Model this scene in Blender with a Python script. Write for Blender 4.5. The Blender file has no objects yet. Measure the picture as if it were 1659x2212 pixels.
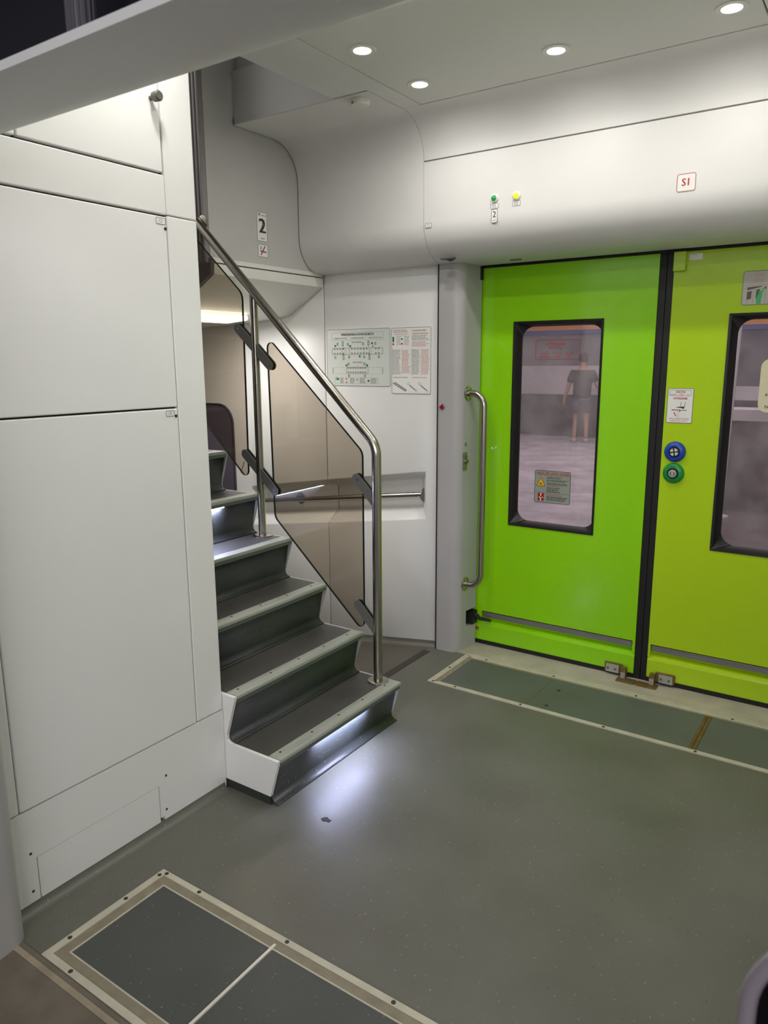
import bpy, math, random
from mathutils import Vector, Matrix
random.seed(7)
S = bpy.context.scene
COL = S.collection
PI = math.pi

# ------------------------------------------------------------------ camera, world, exposure
F_PX = 1594.887
RIGHT = Vector((0.82672, 0.56219, -0.00593))
DOWN = Vector((0.10693, -0.16760, -0.98004))
FWD = RIGHT.cross(DOWN).normalized()
DOWN = FWD.cross(RIGHT).normalized()
cam_d = bpy.data.cameras.new('camera')
cam = bpy.data.objects.new('camera', cam_d)
COL.objects.link(cam)
R3 = Matrix((RIGHT.normalized(), -DOWN, -FWD)).transposed()
cam.matrix_world = Matrix.Translation((0, 0, 1.45)) @ R3.to_4x4()
cam_d.sensor_fit = 'HORIZONTAL'
cam_d.sensor_width = 36.0
cam_d.lens = F_PX / 1659.0 * 36.0
cam_d.clip_start = 0.02
cam_d.dof.use_dof = True
cam_d.dof.focus_distance = 3.1
cam_d.dof.aperture_fstop = 9.0
S.camera = cam

S.view_settings.view_transform = 'Standard'
S.view_settings.look = 'None'
S.view_settings.gamma = 1.0
S.view_settings.use_curve_mapping = False
S.view_settings.exposure = 0.0
W = bpy.data.worlds.new('station_dusk')
S.world = W
W.use_nodes = True
W.node_tree.nodes['Background'].inputs[0].default_value = (0.62, 0.54, 0.62, 1)
W.node_tree.nodes['Background'].inputs[1].default_value = 0.16

DOWNLIGHT_W = 2.35          # each ceiling downlight
DOWNLIGHT_SPREAD = math.radians(180)
LED_E = 128.0               # step light strips
PLATFORM_W = 350.0         # unseen area light added to brighten the far platform
PASSAGE_W = 6.0            # lamp under the upper floor


def area_light(name, loc, size, power, color, rot=(0, 0, 0), shape='DISK', size_y=None, parent=None, spread=PI):
    d = bpy.data.lights.new(name, 'AREA')
    d.shape = shape
    d.size = size
    if size_y: d.size_y = size_y
    d.energy = power
    d.color = color
    d.spread = spread
    o = bpy.data.objects.new(name, d)
    COL.objects.link(o)
    o.location = loc
    o.rotation_euler = rot
    if parent:
        o.parent = parent
        o.matrix_parent_inverse = Matrix.Translation(-parent.location)
    return o


area_light('platform_fill', (-3.2, 10.5, 4.4), 7.0, PLATFORM_W, (1.0, 0.90, 0.93), shape='RECTANGLE', size_y=9.0)
area_light('camera_side_fill', (1.3, -3.2, 2.5), 4.0, 125.0, (0.98, 0.97, 1.0), rot=(math.radians(78), 0, math.radians(22)), shape='RECTANGLE', size_y=2.0)  # unseen fill behind the camera, added to brighten the interior
area_light('stairwell_fill', (-3.2, 2.0, 3.05), 0.8, 9.0, (1.0, 0.97, 0.93), shape='RECTANGLE', size_y=0.5)  # unseen fill added to lighten the stairwell and its upper walls


# ------------------------------------------------------------------ materials
def lin(c):
    return tuple(((x / 255) / 12.92 if x / 255 <= 0.04045 else ((x / 255 + 0.055) / 1.055) ** 2.4) for x in c)


def mat(name, rgb, rough=0.5, metal=0.0, emit=0.0, var=0.0, scale=6.0, bump=0.0, bscale=80.0, stretch=None, coat=0.0, spec=0.5):
    m = bpy.data.materials.new(name)
    m.use_nodes = True
    nt = m.node_tree
    b = nt.nodes['Principled BSDF']
    c = lin(rgb)
    b.inputs['Base Color'].default_value = (*c, 1)
    b.inputs['Roughness'].default_value = rough
    b.inputs['Metallic'].default_value = metal
    b.inputs['Coat Weight'].default_value = coat
    b.inputs['Specular IOR Level'].default_value = spec
    if emit:
        b.inputs['Emission Color'].default_value = (*c, 1)
        b.inputs['Emission Strength'].default_value = emit
    if var or bump:
        tc = nt.nodes.new('ShaderNodeTexCoord')
        mp = nt.nodes.new('ShaderNodeMapping')
        nt.links.new(tc.outputs['Object'], mp.inputs[0])
        if stretch: mp.inputs['Scale'].default_value = stretch
    if var:
        n = nt.nodes.new('ShaderNodeTexNoise')
        n.inputs['Scale'].default_value = scale
        n.inputs['Detail'].default_value = 5
        nt.links.new(mp.outputs[0], n.inputs['Vector'])
        r = nt.nodes.new('ShaderNodeValToRGB')
        r.color_ramp.elements[0].position = 0.3
        r.color_ramp.elements[1].position = 0.7
        r.color_ramp.elements[0].color = (*[max(0, x * (1 - var)) for x in c], 1)
        r.color_ramp.elements[1].color = (*[min(1, x * (1 + var)) for x in c], 1)
        nt.links.new(n.outputs['Fac'], r.inputs[0])
        nt.links.new(r.outputs[0], b.inputs['Base Color'])
    if bump:
        n2 = nt.nodes.new('ShaderNodeTexNoise')
        n2.inputs['Scale'].default_value = bscale
        nt.links.new(mp.outputs[0], n2.inputs['Vector'])
        bp = nt.nodes.new('ShaderNodeBump')
        bp.inputs['Strength'].default_value = bump
        bp.inputs['Distance'].default_value = 0.002
        nt.links.new(n2.outputs['Fac'], bp.inputs['Height'])
        nt.links.new(bp.outputs[0], b.inputs['Normal'])
    return m


def floor_mat(name, rgb, rough=0.38, speck=1.0):
    m = bpy.data.materials.new(name)
    m.use_nodes = True
    nt = m.node_tree
    N, L = nt.nodes, nt.links
    b = N['Principled BSDF']
    tc = N.new('ShaderNodeTexCoord')
    base = N.new('ShaderNodeTexNoise')
    base.inputs['Scale'].default_value = 3.2
    base.inputs['Detail'].default_value = 7
    L.new(tc.outputs['Object'], base.inputs['Vector'])
    r = N.new('ShaderNodeValToRGB')
    c = lin(rgb)
    r.color_ramp.elements[0].position = 0.25
    r.color_ramp.elements[1].position = 0.75
    r.color_ramp.elements[0].color = (c[0] * 0.83, c[1] * 0.82, c[2] * 0.8, 1)
    r.color_ramp.elements[1].color = (c[0] * 1.15, c[1] * 1.15, c[2] * 1.17, 1)
    L.new(base.outputs['Fac'], r.inputs[0])
    last = r.outputs[0]
    for sc, thr, ramp in ((60.0, 0.125, ((0.0, (130, 150, 142)), (0.35, (50, 150, 128)), (0.66, (44, 46, 44)), (0.78, (165, 160, 142)))),
                          (150.0, 0.15, ((0.0, (95, 110, 104)), (0.5, (60, 62, 58)), (0.8, (130, 128, 116))))):
        v = N.new('ShaderNodeTexVoronoi')
        v.inputs['Scale'].default_value = sc
        L.new(tc.outputs['Object'], v.inputs['Vector'])
        lt = N.new('ShaderNodeMath'); lt.operation = 'LESS_THAN'
        lt.inputs[1].default_value = thr
        L.new(v.outputs['Distance'], lt.inputs[0])
        sep = N.new('ShaderNodeSeparateColor')
        L.new(v.outputs['Color'], sep.inputs[0])
        gt = N.new('ShaderNodeMath'); gt.operation = 'GREATER_THAN'
        gt.inputs[1].default_value = 0.45
        L.new(sep.outputs[1], gt.inputs[0])
        mu = N.new('ShaderNodeMath'); mu.operation = 'MULTIPLY'
        L.new(lt.outputs[0], mu.inputs[0]); L.new(gt.outputs[0], mu.inputs[1])
        mu2 = N.new('ShaderNodeMath'); mu2.operation = 'MULTIPLY'
        mu2.inputs[1].default_value = 0.75 * speck
        L.new(mu.outputs[0], mu2.inputs[0])
        cr = N.new('ShaderNodeValToRGB')
        cr.color_ramp.interpolation = 'CONSTANT'
        els = cr.color_ramp.elements
        while len(els) < len(ramp): els.new(0.5)
        for e, (p, q) in zip(els, ramp):
            e.position = p; e.color = (*lin(q), 1)
        L.new(sep.outputs[0], cr.inputs[0])
        mx = N.new('ShaderNodeMix'); mx.data_type = 'RGBA'
        L.new(mu2.outputs[0], mx.inputs[0])
        L.new(last, mx.inputs[6]); L.new(cr.outputs[0], mx.inputs[7])
        last = mx.outputs[2]
    L.new(last, b.inputs['Base Color'])
    rr = N.new('ShaderNodeMapRange')
    rr.inputs['To Min'].default_value = rough - 0.07
    rr.inputs['To Max'].default_value = rough + 0.12
    L.new(base.outputs['Fac'], rr.inputs[0])
    L.new(rr.outputs[0], b.inputs['Roughness'])
    bn = N.new('ShaderNodeTexNoise')
    bn.inputs['Scale'].default_value = 220
    L.new(tc.outputs['Object'], bn.inputs['Vector'])
    bp = N.new('ShaderNodeBump')
    bp.inputs['Strength'].default_value = 0.25
    bp.inputs['Distance'].default_value = 0.001
    L.new(bn.outputs['Fac'], bp.inputs['Height'])
    L.new(bp.outputs[0], b.inputs['Normal'])
    return m


def glass_mat(name, tint, dust=(0.5, 0.46, 0.46), dust_amt=(0.0, 0.0), dscale=9.0, base=0.05, grough=0.02):
    m = bpy.data.materials.new(name)
    m.use_nodes = True
    nt = m.node_tree
    N, L = nt.nodes, nt.links
    N.remove(N['Principled BSDF'])
    out = N['Material Output']
    tr = N.new('ShaderNodeBsdfTransparent'); tr.inputs[0].default_value = (*tint, 1)
    last = tr.outputs[0]
    if dust_amt[1] > 0:
        tc = N.new('ShaderNodeTexCoord')
        n = N.new('ShaderNodeTexNoise'); n.inputs['Scale'].default_value = dscale; n.inputs['Detail'].default_value = 8
        L.new(tc.outputs['Object'], n.inputs['Vector'])
        mr = N.new('ShaderNodeMapRange')
        mr.inputs['From Min'].default_value = 0.3; mr.inputs['From Max'].default_value = 0.75
        mr.inputs['To Min'].default_value = dust_amt[0]; mr.inputs['To Max'].default_value = dust_amt[1]
        L.new(n.outputs['Fac'], mr.inputs[0])
        df = N.new('ShaderNodeBsdfDiffuse'); df.inputs[0].default_value = (*dust, 1)
        mx = N.new('ShaderNodeMixShader')
        L.new(mr.outputs[0], mx.inputs[0]); L.new(last, mx.inputs[1]); L.new(df.outputs[0], mx.inputs[2])
        last = mx.outputs[0]
    lw = N.new('ShaderNodeLayerWeight'); lw.inputs[0].default_value = 0.5
    pw = N.new('ShaderNodeMath'); pw.operation = 'POWER'; pw.inputs[1].default_value = 5
    L.new(lw.outputs['Facing'], pw.inputs[0])
    ad = N.new('ShaderNodeMath'); ad.operation = 'MULTIPLY_ADD'
    ad.inputs[1].default_value = 0.85; ad.inputs[2].default_value = base
    L.new(pw.outputs[0], ad.inputs[0])
    gl = N.new('ShaderNodeBsdfGlossy'); gl.inputs['Roughness'].default_value = grough
    m2 = N.new('ShaderNodeMixShader')
    L.new(ad.outputs[0], m2.inputs[0]); L.new(last, m2.inputs[1]); L.new(gl.outputs[0], m2.inputs[2])
    L.new(m2.outputs[0], out.inputs[0])
    return m


WHITE = mat('white_laminate', (234, 234, 232), 0.34, var=0.025, scale=2.2)
CABW = mat('cabinet_white', (238, 238, 235), 0.38, var=0.03, scale=1.8)
CEIL = mat('ceiling_white', (232, 231, 228), 0.5, var=0.015)
LIGHTP = mat('light_panel_white', (230, 229, 224), 0.42)
GREYB = mat('bulkhead_grey', (196, 195, 191), 0.5, var=0.02)
CREAM = mat('cream_trim', (234, 234, 226), 0.42)
PILLAR = mat('pillar_grey', (176, 174, 173), 0.4, var=0.04, scale=3.0)
SHADOW = mat('seam_black', (24, 23, 22), 0.7)
BLACK = mat('black_rubber', (20, 20, 20), 0.55)
BLACKF = mat('black_frame', (22, 22, 21), 0.4)
STEEL = mat('brushed_steel', (178, 172, 162), 0.26, 1.0, bump=0.12, bscale=160, stretch=(1, 1, 0.05))
STEELD = mat('bracket_grey', (112, 111, 105), 0.42, 0.25)
ALU = mat('aluminium', (160, 158, 158), 0.42, 0.8, var=0.12, scale=30, stretch=(0.2, 1, 3))
FLOOR = floor_mat('speckled_vinyl', (103, 103, 93), 0.40)
FLOORP = floor_mat('hatch_vinyl', (96, 100, 95), 0.42, 0.35)
FLOORD = floor_mat('hatch_vinyl_dark', (74, 76, 73), 0.42, 0.7)
RAMPM = floor_mat('ramp_vinyl', (92, 88, 80), 0.45, 0.15)
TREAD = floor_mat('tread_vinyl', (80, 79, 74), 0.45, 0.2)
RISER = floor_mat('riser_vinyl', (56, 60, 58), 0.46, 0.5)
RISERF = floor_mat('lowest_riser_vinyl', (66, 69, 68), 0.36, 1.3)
DARKSTRIP = mat('dark_strip', (58, 54, 51), 0.55)
NOSE = mat('nosing_aluminium', (172, 176, 166), 0.45, 0.15, var=0.14, scale=40, stretch=(1, 0.08, 1))
NOSED = mat('nosing_lip', (98, 106, 99), 0.45, 0.2)
FRAMEC = mat('hatch_frame_cream', (196, 191, 172), 0.5, 0.1, var=0.1, scale=18)
FRAMEI = mat('hatch_frame_dirty', (140, 132, 112), 0.6, 0.1, var=0.15, scale=22)
BRASS = mat('worn_brass', (128, 102, 62), 0.55, 0.5, var=0.25, scale=60)
SILL = mat('worn_threshold', (186, 178, 162), 0.6, 0.1, var=0.14, scale=9)
SILLD = mat('dirty_threshold', (112, 104, 91), 0.6, 0.1, var=0.3, scale=7)
SCREW = mat('screw_dark', (70, 66, 58), 0.5, 0.6)
GREENL = mat('door_green', (148, 220, 8), 0.27, var=0.03, scale=1.5, coat=0.3)
GREENR = mat('door_yellow_green', (182, 220, 22), 0.27, var=0.03, scale=1.5, coat=0.3)
STAIRGLASS = glass_mat('smoked_glass', (0.775, 0.73, 0.672), base=0.035)
DOORGLASS = glass_mat('dirty_door_glass', (0.93, 0.91, 0.93), dust=(0.62, 0.55, 0.58), dust_amt=(0.09, 0.26), dscale=11, base=0.04)
WINDARK = mat('dark_window', (92, 84, 98), 0.2, var=0.08, scale=3)
LED = mat('led_white_blue', (205, 210, 255), 0.5, emit=LED_E)
LAMP = mat('downlight_glow', (255, 250, 235), 0.5, emit=14.0)
TUBE = mat('passage_lamp_glow', (255, 250, 238), 0.5, emit=7.0)
PAPER = mat('sign_white', (240, 240, 235), 0.35)
PAPERG = mat('sign_pale_green', (216, 221, 214), 0.3)
STICKG = mat('sticker_grey', (150, 158, 146), 0.45)
CREAMP = mat('notice_cream', (226, 218, 184), 0.6)
BORDER = mat('sign_border_grey', (112, 110, 106), 0.5)
INK = mat('ink_dark', (52, 50, 48), 0.6)
INKG = mat('ink_grey', (128, 127, 124), 0.6)
INKL = mat('ink_light_grey', (168, 168, 165), 0.6)
INKR = mat('ink_red', (186, 52, 50), 0.5)
INKP = mat('ink_pink', (208, 166, 160), 0.6)
INKGR = mat('ink_green', (18, 120, 78), 0.5)
PERSONG = mat('pictogram_green', (70, 190, 110), 0.5)
YELLOWS = mat('warning_yellow', (236, 196, 14), 0.4)
ORANGEB = mat('warning_border', (170, 70, 20), 0.5)
REDS = mat('sign_red', (160, 22, 22), 0.45)
BLUE = mat('button_blue', (28, 72, 172), 0.3)
GREENB = mat('button_green', (24, 140, 62), 0.3)
LGREEN = mat('lamp_green', (40, 150, 80), 0.2, emit=0.25)
LYELLOW = mat('lamp_yellow', (255, 214, 20), 0.2, emit=0.9)
LRED = mat('lamp_red', (150, 18, 26), 0.25)
SEATB = mat('seat_blue', (34, 78, 128), 0.8, var=0.1, scale=40)
SEATL = mat('headrest_blue', (110, 176, 216), 0.7)
DARKIN = mat('dark_void', (26, 25, 34), 0.85)
RIBG = mat('ridged_grey', (150, 144, 144), 0.6)
HOSE = mat('hose_grey', (88, 86, 92), 0.5)
CONC = mat('platform_concrete', (184, 174, 178), 0.85, var=0.3, scale=2.2)
CONCD = mat('platform_dark', (96, 90, 88), 0.9, var=0.25, scale=1.3)
BALLAST = mat('track_ballast', (88, 72, 70), 0.95, var=0.3, scale=2.5)
WALLG = mat('station_wall_grey', (128, 124, 126), 0.9, var=0.12, scale=0.8)
WALLL = mat('station_wall_light', (206, 198, 198), 0.85, var=0.14, scale=1.2)
WALLD = mat('station_wall_dark', (92, 88, 96), 0.9, var=0.2, scale=0.7)
ORANGE = mat('stripe_orange', (226, 150, 80), 0.6)
SBLUE = mat('stripe_blue', (70, 82, 150), 0.6)
SKIN = mat('skin', (196, 150, 124), 0.6)
SHIRT = mat('shirt_grey', (78, 78, 72), 0.9)
SHORTS = mat('shorts_grey', (104, 104, 112), 0.9)
HAIR = mat('hair_dark', (52, 44, 40), 0.8)
SHOE = mat('shoe_pale', (196, 190, 186), 0.7)


# ------------------------------------------------------------------ mesh builder
class MB:
    def __init__(self):
        self.v, self.f = [], []

    def add(self, vs, fs):
        k = len(self.v)
        self.v += [tuple(p) for p in vs]
        self.f += [tuple(i + k for i in q) for q in fs]
        return self

    def box(self, a, b):
        x0, x1 = sorted((a[0], b[0])); y0, y1 = sorted((a[1], b[1])); z0, z1 = sorted((a[2], b[2]))
        return self.add([(x0, y0, z0), (x1, y0, z0), (x1, y1, z0), (x0, y1, z0), (x0, y0, z1), (x1, y0, z1), (x1, y1, z1), (x0, y1, z1)],
                        [(0, 3, 2, 1), (4, 5, 6, 7), (0, 1, 5, 4), (1, 2, 6, 5), (2, 3, 7, 6), (3, 0, 4, 7)])

    def prism(self, poly, fr, h0, h1):
        """poly of (u,v) in frame fr=(O,U,V,N), extruded from h0 to h1 along N"""
        O, U, V, N = fr
        n = len(poly)
        lo = [O + U * u + V * v + N * h0 for u, v in poly]
        hi = [O + U * u + V * v + N * h1 for u, v in poly]
        fs = [tuple(range(n))[::-1], tuple(range(n, 2 * n))]
        fs += [(i, (i + 1) % n, (i + 1) % n + n, i + n) for i in range(n)]
        return self.add(lo + hi, fs)

    def ring(self, outer, inner, fr, h0, h1):
        """band between two equal-count outlines"""
        O, U, V, N = fr
        n = len(outer)
        P = lambda q, h: O + U * q[0] + V * q[1] + N * h
        vs = [P(q, h0) for q in outer] + [P(q, h1) for q in outer] + [P(q, h0) for q in inner] + [P(q, h1) for q in inner]
        fs = []
        for i in range(n):
            j = (i + 1) % n
            fs += [(i, j, n + j, n + i), (2 * n + j, 2 * n + i, 3 * n + i, 3 * n + j),
                   (n + i, n + j, 3 * n + j, 3 * n + i), (j, i, 2 * n + i, 2 * n + j)]
        return self.add(vs, fs)

    def tube(self, pts, r, seg=16, caps=True):
        pts = [Vector(p) for p in pts]
        n = len(pts)
        t = [(pts[min(i + 1, n - 1)] - pts[max(i - 1, 0)]).normalized() for i in range(n)]
        a = Vector((0, 0, 1)) if abs(t[0].z) < 0.9 else Vector((1, 0, 0))
        u = (a - t[0] * a.dot(t[0])).normalized()
        vs = []
        for i in range(n):
            u = (u - t[i] * u.dot(t[i])).normalized()
            w = t[i].cross(u)
            rr = r[i] if isinstance(r, (list, tuple)) else r
            vs += [pts[i] + (u * math.cos(2 * PI * k / seg) + w * math.sin(2 * PI * k / seg)) * rr for k in range(seg)]
        fs = []
        for i in range(n - 1):
            for k in range(seg):
                k2 = (k + 1) % seg
                fs.append((i * seg + k, i * seg + k2, (i + 1) * seg + k2, (i + 1) * seg + k))
        if caps:
            fs += [tuple(range(seg))[::-1], tuple((n - 1) * seg + k for k in range(seg))]
        return self.add(vs, fs)

    def lathe(self, prof, O, N, seg=32):
        """prof of (radius, height) turned round axis N at O"""
        O, N = Vector(O), Vector(N).normalized()
        a = Vector((0, 0, 1)) if abs(N.z) < 0.9 else Vector((1, 0, 0))
        U = (a - N * a.dot(N)).normalized(); V = N.cross(U)
        vs, fs = [], []
        for r, h in prof:
            vs += [O + N * h + (U * math.cos(2 * PI * k / seg) + V * math.sin(2 * PI * k / seg)) * r for k in range(seg)]
        for i in range(len(prof) - 1):
            for k in range(seg):
                k2 = (k + 1) % seg
                fs.append((i * seg + k, i * seg + k2, (i + 1) * seg + k2, (i + 1) * seg + k))
        fs += [tuple(range(seg))[::-1], tuple((len(prof) - 1) * seg + k for k in range(seg))]
        return self.add(vs, fs)

    def build(self, name, m, parent=None, bevel=0.0, smooth=False, label=None, seg=2):
        me = bpy.data.meshes.new(name)
        me.from_pydata(self.v, [], self.f)
        me.validate()
        me.update()
        me.materials.append(m)
        o = bpy.data.objects.new(name, me)
        COL.objects.link(o)
        if smooth:
            for p in me.polygons: p.use_smooth = True
            if smooth == 'auto':
                try:
                    me.set_sharp_from_angle(angle=math.radians(35))
                except Exception:
                    pass
        if bevel:
            b = o.modifiers.new('bevel', 'BEVEL')
            b.width = bevel; b.segments = seg; b.limit_method = 'ANGLE'; b.angle_limit = math.radians(40)
            for p in me.polygons: p.use_smooth = True
            w = o.modifiers.new('normals', 'WEIGHTED_NORMAL')
            w.keep_sharp = True
        if parent:
            o.parent = parent
            loc = parent.matrix_world.translation if parent.parent else parent.location
            o.matrix_parent_inverse = Matrix.Translation(-Vector(parent_loc(parent)))
        if label: o['label'] = label
        return o


def parent_loc(o):
    p = Vector(o.location)
    # parts carry no transform of their own, so only the thing's empty moves them
    if o.type == 'MESH':
        return Vector((0, 0, 0))
    return p


def tag(o, label, cat, group=None):
    o['label'] = label; o['category'] = cat
    if group: o['group'] = group
    return o


def structure(o, label, cat):
    o['kind'] = 'structure'
    return tag(o, label, cat)


def thing(name, label, cat, loc, group=None):
    o = bpy.data.objects.new(name, None)
    COL.objects.link(o)
    o.location = loc
    o.empty_display_size = 0.05
    return tag(o, label, cat, group)


def copy_thing(root, delta, label):
    r = root.copy(); COL.objects.link(r)
    r.location = Vector(root.location) + Vector(delta)
    r['label'] = label
    for ch in list(root.children):
        c = ch.copy(); COL.objects.link(c); c.parent = r; c.matrix_parent_inverse = ch.matrix_parent_inverse.copy()
        for g in list(ch.children):
            d = g.copy(); COL.objects.link(d); d.parent = c; d.matrix_parent_inverse = g.matrix_parent_inverse.copy()
    return r


def rrect(u0, v0, u1, v1, r, seg=6):
    out = []
    for cx, cy, a in ((u1 - r, v1 - r, 0), (u0 + r, v1 - r, 90), (u0 + r, v0 + r, 180), (u1 - r, v0 + r, 270)):
        for k in range(seg + 1):
            t = math.radians(a + 90 * k / seg)
            out.append((cx + r * math.cos(t), cy + r * math.sin(t)))
    return out


def rect(u0, v0, u1, v1):
    return [(u0, v0), (u1, v0), (u1, v1), (u0, v1)]


def bar2(p, q, w):
    p, q = Vector(p), Vector(q)
    d = (q - p).normalized() * 1.0
    n = Vector((-d.y, d.x)) * w / 2
    return [tuple(p + n), tuple(p - n), tuple(q - n), tuple(q + n)]


def disc2(cx, cy, r, n=24, sx=1.0):
    return [(cx + r * sx * math.cos(2 * PI * k / n), cy + r * math.sin(2 * PI * k / n)) for k in range(n)]


def frame(O, U, V, N):
    return (Vector(O), Vector(U), Vector(V), Vector(N))


def face_y(x, y, z):      # sheet on a wall facing the camera side (-Y)
    return frame((x, y, z), (1, 0, 0), (0, 0, 1), (0, -1, 0))


def face_x(x, y, z):      # sheet on a wall facing +X
    return frame((x, y, z), (0, 1, 0), (0, 0, 1), (1, 0, 0))


def fillet(pts, r, seg=10):
    pts = [Vector(p) for p in pts]
    out = [pts[0]]
    for i in range(1, len(pts) - 1):
        a, b, c = pts[i - 1], pts[i], pts[i + 1]
        d1, d2 = (a - b).normalized(), (c - b).normalized()
        ang = d1.angle(d2)
        t = r / math.tan(ang / 2)
        p1, p2 = b + d1 * t, b + d2 * t
        cen = b + (d1 + d2).normalized() * (r / math.sin(ang / 2))
        v1, v2 = p1 - cen, p2 - cen
        for k in range(seg + 1):
            s = k / seg
            v = v1.slerp(v2, s)
            out.append(cen + v.normalized() * r)
    out.append(pts[-1])
    return out


_TXT = {}


def text_geo(s):
    if s not in _TXT:
        cu = bpy.data.curves.new('t', 'FONT')
        cu.body = s; cu.size = 1.0; cu.align_x = 'CENTER'; cu.align_y = 'CENTER'; cu.resolution_u = 2
        o = bpy.data.objects.new('t', cu)
        COL.objects.link(o)
        dg = bpy.context.evaluated_depsgraph_get()
        me = bpy.data.meshes.new_from_object(o.evaluated_get(dg))
        vs = [v.co.copy() for v in me.vertices]
        fs = [tuple(p.vertices) for p in me.polygons]
        bpy.data.objects.remove(o); bpy.data.curves.remove(cu); bpy.data.meshes.remove(me)
        xs = [v.x for v in vs] or [0]
        _TXT[s] = (vs, fs, max(xs) - min(xs))
    return _TXT[s]


def text(mb, s, fr, u, v, h, width=None, off=0.0016, slant=0.0, bold=0.0):
    """lettering of cap height h centred at (u,v); width squeezes it"""
    vs, fs, w = text_geo(s)
    sy = h / 0.72
    sx = (width / w) if width else sy
    O, U, V, N = fr
    for dx in ((0.0,) if not bold else (-bold, bold)):
        mb.add([O + U * (u + p.x * sx + p.y * sy * slant + dx) + V * (v + p.y * sy) + N * (off + (0.0001 if dx > 0 else 0)) for p in vs], fs)


def dashes(mb, fr, u0, u1, v0, v1, lines, fill=0.55, off=0.0016, rnd=None, ragged=0.25):
    """rows of short strokes: print too fine to read"""
    rnd = rnd or random
    pitch = (v1 - v0) / lines
    for i in range(lines):
        v = v1 - (i + 0.5) * pitch
        u = u0
        end = u1 - (u1 - u0) * ragged * rnd.random()
        while u < end - 0.002:
            w = min(rnd.uniform(0.004, 0.014), end - u)
            mb.prism(rect(u, v - pitch * fill / 2, u + w, v + pitch * fill / 2), fr, off - 0.0004, off)
            u += w + 0.0025


def sign(name, label, cat, fr, w, h, r, plate_mat, border_mat, bw=0.003, thick=0.0012, group=None):
    """a flat plate with rounded corners and a border line; origin at its lower left corner"""
    O = fr[0] + fr[1] * (w / 2)
    t = thing(name, label, cat, O, group)
    m = MB(); m.prism(rrect(0, 0, w, h, r), fr, 0, thick)
    m.build('plate', plate_mat, t)
    if border_mat:
        b = MB(); b.ring(rrect(0, 0, w, h, r), rrect(bw, bw, w - bw, h - bw, max(r - bw, 0.001)), fr, thick, thick + 0.0005)
        b.build('border', border_mat, t)
    return t


# ================================================================== SETTING
X_FAR, Y_PANEL, Y_DOOR = -2.515, 3.14, 3.30
Z_CEIL = 2.477
YC = 1.9825          # middle of the vestibule: the near door mirrors the far one
mir = lambda y: 2 * YC - y

# ---- floor and ramp
f = MB()
f.box((-1.84, 0.74, -0.05), (0.32, 3.16, 0.0))
f.box((-4.3, 1.2, -0.30), (-1.84, 2.33, -0.25))
structure(f.build('floor', FLOOR), 'dark grey speckled vinyl floor of the train vestibule', 'floor')
RS = 0.137
rampz = lambda x: min(0.0, (x + 1.84) * RS)
f = MB()
f.prism([(-1.84, 0.0), (-4.3, rampz(-4.3)), (-4.3, rampz(-4.3) - 0.05), (-1.84, -0.05)],
        frame((0, 2.30, 0), (1, 0, 0), (0, 0, 1), (0, 1, 0)), 0, Y_PANEL - 2.30)
structure(f.build('floor_ramp', RAMPM), 'brownish grey ramp sloping down beside the stairs', 'ramp')
f = MB()
f.box((-1.852, 2.56, 0.0), (-1.812, 3.07, 0.0012))
tag(f.build('floor_strip', DARKSTRIP), 'dark brown strip across the floor at the top of the ramp', 'floor strip')

# coved edge along the wall foot of the passage and of the cabinet
f = MB()
prof = [(0, 0)] + [(0.03 - 0.03 * math.sin(t), 0.03 - 0.03 * math.cos(t)) for t in [PI / 2 * k / 6 for k in range(7)]]
for x0, x1 in ((-1.84, -1.80), (-3.4, -1.84)):
    n = len(prof)
    vs = []
    for x in (x0, x1):
        vs += [(x, Y_PANEL - q[0] if i else Y_PANEL, rampz(x) + q[1]) for i, q in enumerate(prof)]
    f.add(vs, [(i, i + 1, n + i + 1, n + i) for i in range(1, n - 1)] + [(0, 1, n + 1, n), (n - 1, 0, n, 2 * n - 1)])
structure(f.build('baseboard_back', FLOOR, smooth='auto'), 'coved vinyl edge at the foot of the passage wall', 'baseboard')
f = MB()
cv = [(-1.7755, 0.0)] + [(-1.7755 + 0.028 - 0.028 * math.sin(t), 0.028 - 0.028 * math.cos(t)) for t in [PI / 2 * k / 8 for k in range(9)]][::1]
f.prism(cv, frame((0, 0.86, 0), (1, 0, 0), (0, 0, 1), (0, 1, 0)), 0, 0.75)
structure(f.build('baseboard_left', FLOOR, smooth='auto'), 'coved vinyl edge at the foot of the white cabinet', 'baseboard')


# ---- passage wall with the long hand recess
def passage_wall(name, xs, label):
    """xs: list of (X, open) columns, open = recessed here"""
    rows = []
    top = lambda x: 0.732 + (x + 3.096) * (0.914 - 0.732) / 1.206
    bot = lambda x: 0.499 + (x + 3.087) * (0.671 - 0.499) / 1.204
    D = 0.095
    prev = []
    m = MB()
    for x, k in xs:
        b, t = bot(x), top(x)
        col = [(x, Y_PANEL, rampz(x) + 0.028), (x, Y_PANEL, b), (x, Y_PANEL + D * k, b + (0.062 if k else 0.02)),
               (x, Y_PANEL + D * k, t - (0.045 if k else 0.02)), (x, Y_PANEL, t), (x, Y_PANEL, 1.93)]
        prev.append(col)
    n = 6
    vs = [p for c in prev for p in c]
    fs = []
    for i in range(len(prev) - 1):
        for j in range(n - 1):
            fs.append((i * n + j, (i + 1) * n + j, (i + 1) * n + j + 1, i * n + j + 1))
    m.add(vs, fs)
    o = m.build(name, WHITE)
    s = o.modifiers.new('thick', 'SOLIDIFY'); s.thickness = 0.02; s.offset = -1
    bv = o.modifiers.new('bevel', 'BEVEL'); bv.width = 0.004; bv.segments = 2; bv.limit_method = 'ANGLE'; bv.angle_limit = math.radians(20)
    for p in o.data.polygons: p.use_smooth = True
    structure(o, label, 'wall')
    return o


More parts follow.
